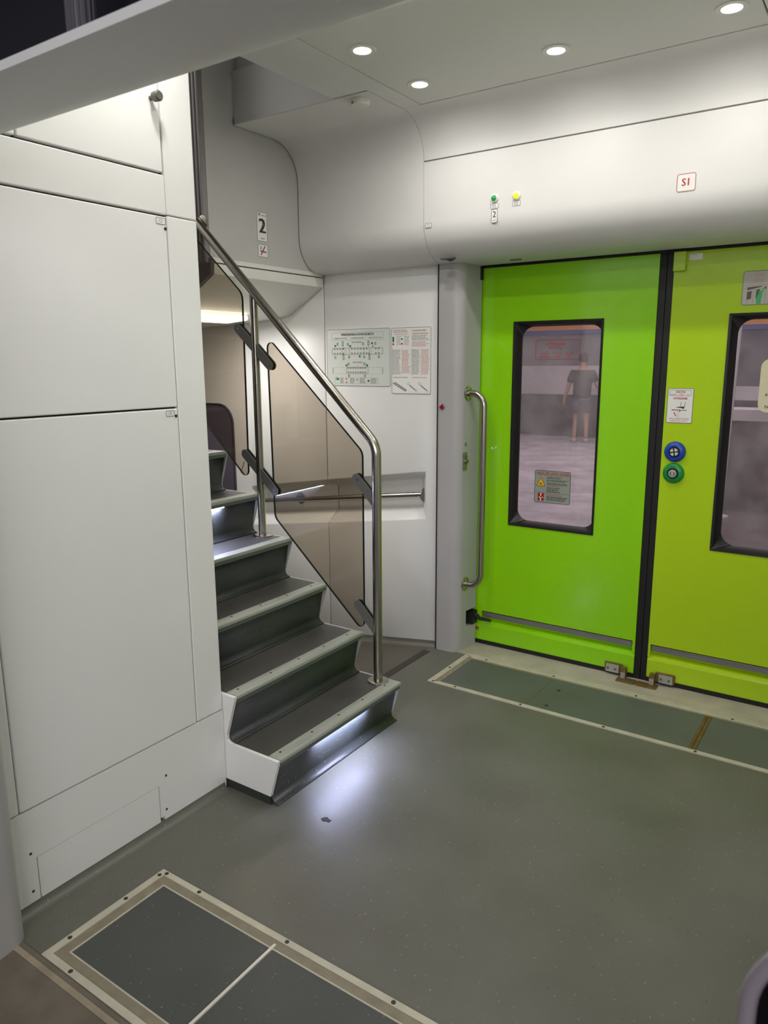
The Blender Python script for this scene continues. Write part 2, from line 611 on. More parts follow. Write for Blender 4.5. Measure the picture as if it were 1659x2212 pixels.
passage_wall('wall_back', [(-2.5125, 1), (-1.962, 1), (-1.886, 0), (-1.812, 0)], 'white passage wall panel with safety boards, right of the seam')
passage_wall('wall_back.001', [(-4.3, 0), (-3.09, 0), (-3.06, 1), (-2.5168, 1)], 'white passage wall panel left of the seam, behind the glass')
m = MB()
m.box((-4.3, Y_PANEL + 0.13, -0.5), (-1.8, Y_PANEL + 0.16, 2.6))
for z0, z1, d in ((-0.1, 0.55, 0.0), (0.60, 0.78, 0.095), (0.84, 1.9, 0.0)): m.box((-2.525, Y_PANEL + d + 0.006, z0), (-2.504, Y_PANEL + d + 0.018, z1))
m.box((-1.86, Y_PANEL + 0.03, 0), (-1.79, Y_PANEL + 0.13, 1.9))
structure(m.build('wall_body', SHADOW), 'dark body shell behind the passage wall', 'wall')
# dark side window of the lower saloon
t = thing('window_1', 'dark rounded side window low in the passage, behind the stair glass', 'window', (-3.7, Y_PANEL, 0.2))
t['kind'] = 'structure'
m = MB(); m.prism(rrect(-4.2, 0.0, -3.215, 1.215, 0.12, 8), face_y(0, Y_PANEL - 0.004, 0), -0.02, 0.004)
m.build('pane', WINDARK, t)
m = MB()
m.ring(rrect(-4.2, 0.0, -3.215, 1.215, 0.12, 8), rrect(-4.19, 0.01, -3.223, 1.207, 0.112, 8), face_y(0, Y_PANEL - 0.008, 0), 0, 0.006)
m.build('frame', INK, t)

# ---- end and side closures of the shell
m = MB()
m.box((-4.36, 0.6, -0.6), (-4.3, 3.4, 3.2))
structure(m.build('wall_end', GREYB), 'grey end wall of the lower passage', 'wall')
m = MB()
m.box((-4.3, 1.575, -0.4), (-2.62, 1.615, 2.47))
structure(m.build('wall_left', CABW), 'white wall beside the upper flight of stairs', 'wall')
m = MB()
m.box((0.30, 0.86, -0.02), (0.36, 3.12, 2.6))
structure(m.build('wall_right', CABW), 'white wall on the right side of the vestibule', 'wall')
m = MB()
m.box((-4.36, 0.60, 3.1), (0.36, 3.4, 3.2))
structure(m.build('roof_light_block', DARKIN), 'unseen dark roof slab blocking light over the vestibule and stairwell', 'roof')  # slab added out of view to stop world light leaking in
m = MB()
m.box((-4.3, 3.17, 1.95), (-2.53, 3.3, 3.1))
m.box((-4.3, 1.30, 2.47), (-1.99, 1.58, 3.1))
m.box((-1.965, 1.17, 2.52), (-1.93, 2.8, 3.1))
structure(m.build('wall_upper', CEIL), 'pale walls of the upper deck around the stairwell', 'wall')

# ---- ceiling
m = MB()
m.box((-1.967, 1.165, Z_CEIL), (-1.799, 2.536, Z_CEIL + 0.045))
m.box((-1.799, 1.165, Z_CEIL), (-1.7155, 2.80, Z_CEIL + 0.045))
m.box((-0.432, 1.165, Z_CEIL), (0.30, 2.80, Z_CEIL + 0.045))
m.box((-1.975, 1.165, Z_CEIL), (-2.6, 1.60, Z_CEIL + 0.045))
structure(m.build('ceiling', CEIL, bevel=0.002), 'off-white ceiling around the light panel and stairwell', 'ceiling')
t = thing('ceiling_panel', 'off-white ceiling panel that carries the round downlights', 'ceiling panel', (-1.074, 1.98, Z_CEIL))
t['kind'] = 'structure'
m = MB(); m.box((-1.711, 1.172, Z_CEIL), (-0.4365, 2.794, Z_CEIL + 0.03)); m.build('panel', LIGHTP, t, bevel=0.002)
m = MB(); m.box((-1.73, 1.16, Z_CEIL + 0.03), (-0.42, 2.82, Z_CEIL + 0.04)); m.build('backing', SHADOW, t)


# ---- curved valances over the doors
def arc(cx, cz, r, a0, a1, n=14):
    return [(cx + r * math.cos(math.radians(a0 + (a1 - a0) * k / n)), cz + r * math.sin(math.radians(a0 + (a1 - a0) * k / n))) for k in range(n + 1)]


def vprof(y_start, z_lo=None, z_hi=None, full=True):
    top = arc(2.800, Z_CEIL - 0.166, 0.166, 90, 0)
    low = arc(3.126, 2.055, 0.16, 180, 270)
    return top, low


def valance_poly(kind, sgn=1, y_start=2.54):
    top, low = vprof(0)
    T = 0.03
    if kind == 'full':
        tip = [(3.285, 1.895), (3.285, 1.925)] if sgn > 0 else [(3.260, 1.895), (3.260, 1.909)]
        pts = [(y_start, Z_CEIL)] + top + low + tip + \
              [(3.126 + 0.13 * math.cos(math.radians(a)), 2.055 + 0.13 * math.sin(math.radians(a))) for a in range(270, 179, -9)] + \
              [(2.80 + 0.196 * math.cos(math.radians(a)), Z_CEIL - 0.166 + 0.196 * math.sin(math.radians(a))) for a in range(0, 91, 9)] + [(y_start, Z_CEIL + T)]
    elif kind == 'upper':
        pts = top + [(2.996, Z_CEIL - 0.166)] + [(2.80 + 0.196 * math.cos(math.radians(a)), Z_CEIL - 0.166 + 0.196 * math.sin(math.radians(a))) for a in range(9, 91, 9)]
    else:
        pts = [(2.966, Z_CEIL - 0.172)] + low + [(3.285, 1.895), (3.285, 1.925)] + \
              [(3.126 + 0.13 * math.cos(math.radians(a)), 2.055 + 0.13 * math.sin(math.radians(a))) for a in range(270, 179, -9)] + [(2.996, Z_CEIL - 0.172)]
    if sgn < 0:
        pts = [(mir(y), z) for y, z in pts][::-1]
    return pts


def valance(name, kind, x0, x1, label, sgn=1, m_=CEIL, y_start=2.54):
    m = MB()
    m.prism(valance_poly(kind, sgn, y_start), frame((x0, 0, 0), (0, 1, 0), (0, 0, 1), (1, 0, 0)), 0, x1 - x0)
    o = m.build(name, m_, smooth='auto')
    return structure(o, label, 'trim')


valance('trim_1', 'full', X_FAR - 0.007, -1.8012, 'off-white curved corner moulding over the passage, with flat soffit', y_start=2.547)
m = MB(); m.prism([(y + 0.003, z + 0.003) for y, z in valance_poly('full', 1, 2.547)], frame((X_FAR - 0.012, 0, 0), (0, 1, 0), (0, 0, 1), (1, 0, 0)), 0.0002, 0.005)
structure(m.build('trim_15', SHADOW), 'dark joint line between bulkhead and curved corner moulding', 'trim')
valance('trim_2', 'upper', -1.7988, 0.30, 'off-white concave cornice between ceiling and door cover')
valance('trim_3', 'lower', -1.7988, 0.30, 'off-white rounded cover over the green doors')
valance('trim_4', 'full', -2.5, 0.30, 'big out-of-focus off-white lintel overhead in the foreground', sgn=-1, y_start=2.80)
m = MB(); m.box((-1.80, 2.99, Z_CEIL - 0.20), (0.3, 3.0, Z_CEIL - 0.14))
structure(m.build('trim_5', SHADOW), 'dark gap line along the door cover', 'trim')

# ---- bulkhead with the class sign, its ledge and the soffit of the upper floor
m = MB()
bk = [(2.372, 1.885), (3.19, 1.885), (3.19, 3.09), (2.372, 3.09)]
m.prism(bk, frame((X_FAR - 0.012, 0, 0), (0, 1, 0), (0, 0, 1), (1, 0, 0)), -0.05, 0)
structure(m.build('wall_bulkhead', GREYB), 'grey bulkhead above the passage carrying the class 2 sign', 'wall')
m = MB()   # stairwell side above the soffit
m.box((X_FAR, 2.540, Z_CEIL), (-1.967, 2.546, 2.69))
m.box((X_FAR, 2.565, 2.69), (-1.967, 2.60, 3.09))
structure(m.build('wall_stairwell', GREYB), 'grey side of the stairwell opening in the ceiling', 'wall')
m = MB()
lp = [(X_FAR - 0.05, 1.884), (X_FAR + 0.006, 1.884), (X_FAR + 0.002, 1.889), (X_FAR - 0.010, 1.906), (X_FAR - 0.05, 1.906)]
m.prism(lp, frame((0, 2.375, 0), (1, 0, 0), (0, 0, 1), (0, 1, 0)), 0, 3.135 - 2.375)
structure(m.build('trim_6', CREAM), 'bevelled cream ledge under the grey bulkhead', 'trim')
m = MB()
sp = [(X_FAR + 0.004, 1.879), (X_FAR + 0.002, 1.834), (-2.75, 1.700), (-2.86, 1.683), (-3.12, 1.668), (-4.3, 1.62), (-4.3, 1.879)]
m.prism(sp, frame((0, 2.378, 0), (1, 0, 0), (0, 0, 1), (0, 1, 0)), 0, 3.135 - 2.378)
structure(m.build('ceiling_soffit', CREAM, bevel=0.003), 'pale sloping underside of the upper floor over the passage', 'ceiling')
m = MB()
m.prism([(X_FAR - 0.003, 1.879), (X_FAR - 0.006, 1.834), (-2.75, 1.700), (-3.12, 1.668), (-4.3, 1.62), (-4.3, 1.9), (X_FAR - 0.003, 1.9)],
        frame((0, 2.362, 0), (1, 0, 0), (0, 0, 1), (0, 1, 0)), 0, 0.013)
structure(m.build('trim_7', mat('floor_edge_brown', (84, 74, 68), 0.5)), 'dark edge panel of the upper floor beside the stairs', 'trim')
# ridged jamb at the side of the stair opening
m = MB()
m.box((-2.66, 2.352, 1.88), (-2.528, 2.371, 3.09))
for k in range(6):
    x = -2.535 - 0.021 * k
    m.tube([(x, 2.350, 1.885), (x, 2.350, 3.08)], 0.0075, 8)
structure(m.build('trim_8', RIBG, smooth='auto'), 'ridged grey jamb at the top of the stairs', 'trim')

# ---- rounded pillars beside both doorways
def pillar(name, label, sgn, notch):
    pl = [(-1.806, 3.118), (-1.735, 3.118)] + [(-1.735 + 0.052 * math.sin(a), 3.170 - 0.052 * math.cos(a)) for a in [PI / 2 * k / 9 for k in range(1, 10)]] + \
         [(-1.668, 3.285), (-1.72, 3.285), (-1.806, 3.285)]
    if sgn < 0: pl = [(x, mir(y)) for x, y in pl][::-1]
    m = MB()
    fr = frame((0, 0, 0), (1, 0, 0), (0, 1, 0), (0, 0, 1))
    if notch:
        pc = [(-1.806, 3.118), (-1.735, 3.118)] + [(-1.735 + 0.052 * math.sin(a), 3.170 - 0.052 * math.cos(a)) for a in [PI / 2 * k / 9 for k in range(1, 10)]]
        pc = [p for p in pc if True] + [(-1.682, 3.205), (-1.73, 3.205), (-1.806, 3.285)]
        m.prism(pl, fr, 0.0, 0.118)
        m.prism(pc, fr, 0.118, 0.205)
        m.prism(pl, fr, 0.205, 1.905)
    else:
        m.prism(pl, fr, 0.0, 1.905)
    o = m.build(name, PILLAR, smooth='auto')
    return structure(o, label, 'pillar')


pillar('wall_pillar', 'grey rounded pillar between passage wall and left green door', 1, True)
pillar('wall_pillar.001', 'blurred grey door pillar at the left edge of the photo', -1, False)
m = MB(); m.box((-1.806, 3.115, 0.0), (-1.8115, 3.14, 1.9)); structure(m.build('trim_9', SHADOW), 'dark gap between pillar and passage wall', 'trim')

# ---- thresholds and outer body
m = MB()
m.box((-1.70, 3.135, -0.03), (0.15, 3.36, 0.004))
structure(m.build('trim_10', SILL), 'worn pale threshold in front of the green doors', 'threshold')
m = MB()
m.box((-2.1, 0.58, -0.04), (0.2, 0.826, 0.003))
structure(m.build('trim_11', SILLD), 'dirty brown threshold plate at the lower left corner', 'threshold')
m = MB(); m.box((-1.70, 0.797, 0.003), (0.1, 0.812, 0.0045))
structure(m.build('trim_12', mat('dirty_line', (152, 140, 120), 0.6, var=0.2, scale=14)), 'pale raised line along the brown threshold', 'threshold')
m = MB()
m.box((-4.3, 0.60, -0.4), (-1.81, 0.64, 3.1))  # unseen wall segment, added to block world light
m.box((-1.81, 0.90, 1.93), (0.36, 0.93, 3.1))
m.box((-1.81, 0.20, 2.30), (0.36, 0.90, 2.33))
structure(m.build('wall_front', DARKIN), 'dark recess above the foreground lintel', 'wall')
t = thing('ribbed_hose', 'grey ribbed hose in the dark recess at the top left corner', 'hose', (-1.10, 0.79, 1.93))
m = MB(); m.tube([(-1.10, 0.79, 1.93 + 0.02 * k) for k in range(19)], 0.021, 20); m.build('tube', HOSE, t, smooth='auto')
m = MB()
for k in range(16):
    a = 2 * PI * k / 16
    x, y = -1.10 + 0.0212 * math.cos(a), 0.79 + 0.0212 * math.sin(a)
    m.tube([(x, y, 1.93), (x, y, 2.29)], 0.0022, 6)
m.build('ribs', HOSE, t, smooth='auto')
m = MB()
m.box((-4.3, 3.30, -0.4), (-1.70, 3.40, 2.5)); m.box((0.06, 3.30, -0.4), (0.36, 3.40, 2.5)); m.box((-1.70, 3.305, 1.893), (0.06, 3.40, 2.5))
structure(m.build('wall_side', SHADOW), 'dark outer body side around the green doors', 'wall')


# ================================================================== GREEN DOORS
def door_leaf(name, label, x0, x1, wx0, wx1, paint, slot0, slot1):
    t = thing(name, label, 'door', ((x0 + x1) / 2, Y_DOOR, 0.0))
    t['kind'] = 'structure'
    YD, T = Y_DOOR, 0.045
    fy = face_y(0, YD, 0)
    z0, z1, wz0, wz1 = 0.026, 1.884, 0.657, 1.633
    m = MB()
    # leaf around the window and above the slot
    m.box((x0, YD, 0.186), (x1, YD + T, wz0)); m.box((x0, YD, wz1), (x1, YD + T, z1))
    m.box((x0, YD, wz0), (wx0, YD + T, wz1)); m.box((wx1, YD, wz0), (x1, YD + T, wz1))
    # slot ends and kick panel with chamfered top
    if slot0 > x0: m.box((x0, YD, 0.125), (slot0, YD + T, 0.186))
    if slot1 < x1: m.box((slot1, YD, 0.125), (x1, YD + T, 0.186))
    m.prism([(YD + 0.003, z0), (YD + T, z0), (YD + T, 0.138), (YD + 0.030, 0.138), (YD + 0.004, 0.120), (YD, 0.110), (YD, z0 + 0.004)],
            frame((x0, 0, 0), (0, 1, 0), (0, 0, 1), (1, 0, 0)), 0, x1 - x0)
    m.build('leaf', paint, t)
    m = MB(); m.box((slot0, YD + 0.030, 0.125), (slot1, YD + 0.042, 0.19)); m.build('slot_back', paint, t)
    m = MB(); m.box((slot0 + 0.004, YD + 0.006, 0.152), (slot1 - 0.004, YD + 0.030, 0.180)); m.build('guide_rail', ALU, t, bevel=0.002)
    m = MB(); m.box((x0, YD + 0.004, 0.003), (x1, YD + 0.04, z0)); m.build('bottom_seal', BLACK, t)
    # deep window frame with rounded opening
    fr2 = face_y(0, YD, 0)
    d = 0.030
    n = 7
    outer = rrect(wx0, wz0, wx1, wz1, 0.004, n)
    o2 = rrect(wx0 + 0.010, wz0 + 0.010, wx1 - 0.010, wz1 - 0.010, 0.006, n)
    inner = rrect(wx0 + 0.032, wz0 + 0.026, wx1 - 0.010, wz1 - 0.024, 0.055, n)
    m = MB()
    P = lambda q, h: (q[0], YD - h, q[1])
    k = len(outer)
    vs = [P(q, -0.010) for q in outer] + [P(q, 0.004) for q in outer] + [P(q, 0.003) for q in o2] + [P(q, -d) for q in inner] + [P(q, -d - 0.008) for q in inner]
    fs = []
    for L_ in range(4):
        for i in range(k):
            j = (i + 1) % k
            fs.append((L_ * k + i, L_ * k + j, (L_ + 1) * k + j, (L_ + 1) * k + i))
    m.add(vs, fs)
    m.build('window_frame', BLACKF, t, smooth='auto')
    g = MB(); g.box((wx0 + 0.012, YD + d + 0.002, wz0 + 0.012), (wx1 - 0.006, YD + d + 0.008, wz1 - 0.012)); g.build('glass', DOORGLASS, t)
    return t


dl = door_leaf('door_1', 'left bright green sliding door leaf with window', -1.694, -0.856, -1.505, -1.077, GREENL, -1.64, -0.868)
dr = door_leaf('door_2', 'right yellow-green sliding door leaf with window', -0.797, 0.05, -0.572, -0.145, GREENR, -0.787, -0.02)
m = MB()
m.box((-0.856, Y_DOOR + 0.006, 0.003), (-0.8275, Y_DOOR + 0.05, 1.886)); m.box((-0.8255, Y_DOOR + 0.006, 0.003), (-0.797, Y_DOOR + 0.05, 1.886))
m.box((-0.8275, Y_DOOR + 0.012, 0.003), (-0.8255, Y_DOOR + 0.05, 1.886))
structure(m.build('trim_13', BLACK, bevel=0.003), 'black rubber seal between the two green doors', 'seal')
m = MB(); m.box((-1.694, Y_DOOR - 0.004, 1.884), (0.05, Y_DOOR + 0.03, 1.893)); structure(m.build('trim_14', BLACK), 'black line above the green doors', 'trim')
# green catch box at the top of the right leaf, door mechanism in the pillar notch
m = MB(); m.box((-0.797, Y_DOOR - 0.022, 1.808), (-0.749, Y_DOOR, 1.884))
o = m.build('door_catch', GREENR, dr, bevel=0.003)
m = MB()
m.box((-1.70, Y_DOOR - 0.06, 0.124), (-1.66, Y_DOOR - 0.012, 0.19))
m.tube([(-1.672, Y_DOOR - 0.030, 0.168), (-1.650, Y_DOOR - 0.026, 0.160), (-1.640, Y_DOOR - 0.020, 0.148), (-1.585, Y_DOOR - 0.004, 0.142)], [0.014, 0.011, 0.010, 0.007], 10)
tag(m.build('mechanism_arm', BLACK, smooth='auto'), 'black door arm reaching out of the pillar notch', 'door arm')
m = MB(); m.box((-1.70, Y_DOOR - 0.03, 1.83), (-1.665, Y_DOOR - 0.002, 1.893))
tag(m.build('door_stop', BLACK, bevel=0.003), 'black block at the top left corner of the green door', 'door stop')
m = MB(); m.box((-1.692, Y_DOOR - 0.0015, 0.078), (-1.655, Y_DOOR, 0.094))
tag(m.build('door_tape', mat('brown_tape', (150, 92, 40), 0.6)), 'small brown tape at the foot of the left green door', 'tape')


# latches at the foot of the seal
def latch(x, s, label):
    t = thing('door_latch', label, 'latch', (x, Y_DOOR - 0.02, 0.0), 'latches at the foot of the green doors')
    m = MB(); m.box((x - 0.042 * 1, Y_DOOR - 0.010, 0.016), (x + 0.042, Y_DOOR, 0.062)); m.build('bracket', BRASS, t, bevel=0.002)
    m = MB(); m.box((x - 0.030 - 0.004 * s, Y_DOOR - 0.016, 0.018), (x + 0.030 - 0.004 * s, Y_DOOR - 0.010, 0.056)); m.build('plate', mat('latch_plate', (176, 172, 166), 0.45, 0.3) if 'latch_plate' not in bpy.data.materials else bpy.data.materials['latch_plate'], t)
    m = MB(); m.box((x + s * 0.052 - 0.012, Y_DOOR - 0.034, 0.006), (x + s * 0.052 + 0.012, Y_DOOR - 0.008, 0.056)); m.build('arm', BRASS, t, bevel=0.002)
    m = MB(); m.box((x + s * 0.052 - 0.010, Y_DOOR - 0.040, 0.008), (x + s * 0.052 + 0.010, Y_DOOR - 0.034, 0.036)); m.build('arm_plate', bpy.data.materials['latch_plate'], t)
    for dx in (-0.020, 0.014):
        b = MB(); b.lathe([(0.005, 0), (0.005, 0.003), (0.003, 0.004)], (x + dx - 0.004 * s, Y_DOOR - 0.016, 0.036), (0, -1, 0), 10); b.build('screw', INKGR, t)
    return t


latch(-0.945, 1, 'brass latch at the foot of the left green door')
latch(-0.712, -1, 'brass latch at the foot of the right green door')
m = MB(); m.box((-0.915, 3.225, 0.004), (-0.832, 3.275, 0.010)); m.box((-0.825, 3.225, 0.004), (-0.735, 3.275, 0.010)); m.box((-0.832, 3.238, 0.004), (-0.825, 3.262, 0.0085))
tag(m.build('latch_strike', BRASS, bevel=0.001), 'worn brass strike plate let into the threshold under the door seal', 'strike plate')


# ================================================================== FLOOR HATCHES
def screw_part(x, y, z, parent, N=(0, 0, 1), r=0.006, m_=SCREW):
    b = MB(); b.lathe([(r, -0.001), (r, 0.0006), (r * 0.6, 0.0012)], (x, y, z), N, 12)
    return b.build('screw', m_, parent)


fz = frame((0, 0, 0), (1, 0, 0), (0, 1, 0), (0, 0, 1))
t = thing('floor_hatch', 'floor hatch with pale metal frame in front of the green doors', 'floor hatch', (-0.8, 2.94, 0.0), 'floor hatches by the doors')
m = MB()
x0, x1, y0, y1 = -1.640, 0.10, 2.752, 3.135
m.prism([(x0, y0), (x1, y0), (x1, y0 + 0.024), (x0 + 0.055, y0 + 0.024)], fz, 0.0, 0.004)
m.prism([(x0, y0), (x0 + 0.028, y0 + 0.012), (x0 + 0.028, y1 - 0.01), (x0, y1)], fz, 0.0, 0.004)
m.prism([(x0, y1), (x0 + 0.055, y1 - 0.03), (x1, y1 - 0.03), (x1, y1)], fz, 0.0, 0.004)
m.prism([(x0, y1 + 0.012), (x0, y1 + 0.004), (x1, y1 + 0.004), (x1, y1 + 0.012)], fz, 0.0, 0.0055)
m.build('frame', FRAMEC, t)
m = MB(); m.box((x0 + 0.028, y0 + 0.024, 0), (x0 + 0.055, y1 - 0.03, 0.0025)); m.box((x0 + 0.055, y1 - 0.042, 0), (x1, y1 - 0.03, 0.0025)); m.build('inner_lip', FRAMEI, t)
for a, b in ((x0 + 0.057, -1.1655), (-1.1615, -0.500), (-0.472, x1)):
    m = MB(); m.box((a, y0 + 0.025, 0), (b, y1 - 0.043, 0.0018)); m.build('panel', FLOORP, t)
m = MB(); m.box((-1.1655, y0 + 0.025, 0), (-1.1615, y1 - 0.043, 0.0022)); m.build('seam', BRASS, t)
m = MB(); m.box((-0.499, y0 + 0.025, 0), (-0.488, y1 - 0.043, 0.004)); m.box((-0.484, y0 + 0.025, 0), (-0.473, y1 - 0.043, 0.004)); m.box((-0.488, y0 + 0.025, 0), (-0.484, y1 - 0.043, 0.001)); m.build('hinge_strip', BRASS, t)
for x in (-1.615, -1.50, -1.18, -0.82, -0.47, -0.12): screw_part(x, y0 + 0.012, 0.004, t)
for x in (-1.52, -1.17, -0.79, -0.40): screw_part(x, y1 - 0.015, 0.004, t)
for q in ((-1.085, 2.82), (-1.095, 2.99)): screw_part(q[0], q[1], 0.0018, t, r=0.009)
screw_part(x0 + 0.014, 2.94, 0.004, t)

t = thing('floor_hatch', 'floor hatch with cream frame in the foreground at the lower left', 'floor hatch', (-0.8, 1.0, 0.0), 'floor hatches by the doors')
x0, x1, y0, y1 = -1.610, 0.10, 0.828, 1.209
m = MB()
m.prism([(x0, y0), (x1, y0), (x1, y0 + 0.018), (x0 + 0.022, y0 + 0.018)], fz, 0.0, 0.005)
m.prism([(x0, y0), (x0 + 0.022, y0 + 0.018), (x0 + 0.022, y1 - 0.018), (x0, y1)], fz, 0.0, 0.005)
m.prism([(x0, y1), (x0 + 0.022, y1 - 0.018), (x1, y1 - 0.018), (x1, y1)], fz, 0.0, 0.005)
m.build('frame', FRAMEC, t)
m = MB()
m.box((x0 + 0.022, y0 + 0.018, 0), (x1, y0 + 0.044, 0.003)); m.box((x0 + 0.022, y0 + 0.044, 0), (x0 + 0.052, y1 - 0.044, 0.003)); m.box((x0 + 0.022, y1 - 0.044, 0), (x1, y1 - 0.018, 0.003))
m.build('inner_lip', FRAMEI, t)
m = MB(); m.ring(rect(x0 + 0.051, y0 + 0.043, x1, y1 - 0.043), rect(x0 + 0.056, y0 + 0.047, x1 - 0.01, y1 - 0.047), fz, 0.0, 0.0036); m.build('bead', FRAMEC, t)
for a, b in ((x0 + 0.056, -1.153), (-1.139, x1 - 0.01)):
    m = MB(); m.box((a, y0 + 0.047, 0), (b, y1 - 0.047, 0.0022)); m.build('panel', FLOORD, t)
m = MB(); m.box((-1.150, y0 + 0.047, 0), (-1.142, y1 - 0.030, 0.004)); m.build('divider', mat('bright_strip', (226, 222, 210), 0.4, 0.2), t)
for x in (-1.586, -1.45, -1.125, -0.80, -0.45): screw_part(x, y1 - 0.009, 0.005, t)
for x in (-1.50, -1.20, -0.9): screw_part(x, y0 + 0.009, 0.005, t)
for y in (0.90, 1.07, 1.185): screw_part(x0 + 0.011, y, 0.005, t)
m = MB()
m.prism([(-1.385, 1.658), (-1.372, 1.650), (-1.362, 1.657), (-1.352, 1.655), (-1.350, 1.668), (-1.362, 1.670), (-1.372, 1.676), (-1.380, 1.669)], fz, 0.0, 0.0012)
tag(m.build('floor_scuff', mat('scuff_dark', (46, 45, 42), 0.7)), 'small dark scuff on the floor in the glow of the step light', 'scuff')

# ================================================================== CABINET
XC = -1.775
t = thing('equipment_cabinet', 'tall white cabinet wall with flush doors left of the stairs', 'cabinet', (-1.9, 1.24, 0.0))
m = MB()
m.box((-2.62, 0.86, 0.0), (XC - 0.022, 1.612, 2.45))
m.build('carcass', SHADOW, t)


def panel(name, y0, z0, y1, z1, b=0.0035, label=None):
    m = MB(); m.box((XC - 0.02, y0, z0), (XC, y1, z1))
    return m.build(name, CABW, t, bevel=b, label=label)


d_low = panel('door', 0.900, 0.2935, 1.5035, 1.3175)
d_mid = panel('door', 0.84, 1.3225, 1.5035, 1.8615)
panel('band_panel', 0.84, 1.867, 1.5055, 1.974)
d_top = panel('door', 1.073, 1.980, 1.5015, 2.44)
panel('door', 0.84, 1.980, 1.068, 2.44)
panel('side_post', 1.5075, 0.2935, 1.6180, 1.8655)
panel('side_post', 1.5075, 1.868, 1.6180, 2.45)
panel('frame_post', 0.84, 0.2935, 0.8965, 1.3175)
# plinth with lift-out flap
m = MB()
m.box((XC - 0.02, 0.84, 0.1475), (XC, 1.6180, 0.2895)); m.box((XC - 0.02, 0.84, 0.006), (XC, 0.9295, 0.1475)); m.box((XC - 0.02, 1.352, 0.006), (XC, 1.6180, 0.1475))
m.box((XC - 0.02, 1.3385, 0.036), (XC, 1.352, 0.1475))
m.build('plinth', CABW, t)
m = MB(); m.box((XC - 0.02, 0.9325, 0.008), (XC, 1.3355, 0.1462)); m.build('access_flap', CABW, t)
for y, z in ((1.367, 0.17), (1.361, 0.055), (0.915, 0.166), (0.911, 0.055)): screw_part(XC, y, z, t, (1, 0, 0), 0.004, INK)
m = MB(); m.lathe([(0.006, 0), (0.006, 0.012), (0.013, 0.018), (0.014, 0.036), (0.011, 0.040)], (XC, 1.474, 2.166), (1, 0, 0), 18); m.build('knob', mat('knob_grey', (96, 95, 90), 0.4, 0.4), d_top, smooth='auto')
for dd, y, z in ((d_mid, 1.4985, 1.829), (d_low, 1.4955, 1.2955)):
    m = MB(); m.lathe([(0.0048, -0.002), (0.0048, 0.001), (0.003, 0.0012)], (XC, y, z), (1, 0, 0), 14); m.build('lock', BLACK, dd)


def code_label(txt, fr, w, h, label, tw=0.010, th=0.010):
    s = sign('code_label', label, 'label', fr, w, h, 0.004, PAPER, BORDER, 0.0014, 0.0006, group='small code labels')
    m = MB(); text(m, txt, fr, w / 2, h / 2, th, tw, off=0.0011); m.build('lettering', INKG, s)
    return s


code_label('C5', face_x(XC, 1.466, 1.839), 0.034, 0.019, 'small white label C5 at the corner of the middle cabinet door', 0.011)
code_label('C6', face_x(XC, 1.458, 1.2955), 0.032, 0.018, 'small white label C6 at the corner of the lower cabinet door', 0.011)

# ================================================================== STAIRS
NZ = lambda i: 0.170 + 0.1775 * i
NX = lambda i: -1.530 - 0.1870 * i
YL, YR = 1.632, 2.352
NSTEP = 9
t = thing('staircase', 'dark grey stairs with pale nosings climbing to the upper deck', 'stairs', (-1.9, 2.0, 0.0))
fx = frame((0, YL, 0), (1, 0, 0), (0, 0, 1), (0, 1, 0))


def riser_curve(i):
    """points from under nosing i down to the tread (or floor) in front"""
    zt, xt = NZ(i), NX(i)
    zb = NZ(i - 1) if i else 0.0
    xb = xt - 0.043
    pts = [(xt - 0.022, zt - 0.016)]
    # straight leaning face then cove of radius .028
    r = 0.030
    pts.append((xb - 0.004, zb + r * 0.95))
    for k in range(1, 8):
        a = math.radians(90 * k / 7)
        pts.append((xb - 0.004 + r * (1 - math.cos(a)), zb + r * (1 - math.sin(a))))
    return pts


for i in range(NSTEP):
    zt, xt = NZ(i), NX(i)
    back = NX(i + 1) - 0.046
    # tread
    m = MB(); m.box((back - 0.01, YL, zt - 0.016), (xt - 0.050, YR, zt)); m.build('tread', TREAD, t)
    # riser sheet with cove onto the step below
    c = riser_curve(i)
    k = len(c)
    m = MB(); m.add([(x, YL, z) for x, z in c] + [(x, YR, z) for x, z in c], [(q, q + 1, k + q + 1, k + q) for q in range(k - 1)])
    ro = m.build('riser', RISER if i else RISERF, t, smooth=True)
    so = ro.modifiers.new('thick', 'SOLIDIFY'); so.thickness = 0.005; so.offset = 1
    # nosing: pale grooved top and darker lip
    m = MB()
    g = [(xt - 0.052, zt - 0.004), (xt - 0.052, zt + 0.002)]
    for k in range(4):
        xx = xt - 0.050 + k * 0.012
        g += [(xx, zt + 0.003), (xx + 0.0085, zt + 0.003), (xx + 0.0095, zt + 0.0015), (xx + 0.011, zt + 0.0015)]
    g += [(xt - 0.001, zt + 0.0025), (xt, zt), (xt, zt - 0.009), (xt - 0.004, zt - 0.009), (xt - 0.006, zt - 0.004)]
    m.prism(g, fx, 0.002, YR - YL)
    nose = m.build('nosing', NOSE, t)
    if i < 3:
        for y in (1.672, 1.837, 1.991, 2.142, 2.295): screw_part(xt - 0.036, y, zt + 0.003, nose, r=0.0045)
    m = MB(); m.prism([(xt - 0.001, zt - 0.008), (xt - 0.001, zt - 0.0235), (xt - 0.004, zt - 0.0235), (xt - 0.005, zt - 0.0185), (xt - 0.020, zt - 0.0185), (xt - 0.020, zt - 0.008)], fx, 0.002, YR - YL); m.build('nosing_lip', NOSED, t)
for i in (0, 4):
    zt, xt = NZ(i), NX(i)
    dz = 0.0 if i == 0 else 0.004
    m = MB(); m.box((xt - 0.018, 1.83, zt - 0.0235 - dz), (xt - 0.006, 2.15, zt - 0.0195)); m.build('light_strip', LED, t)


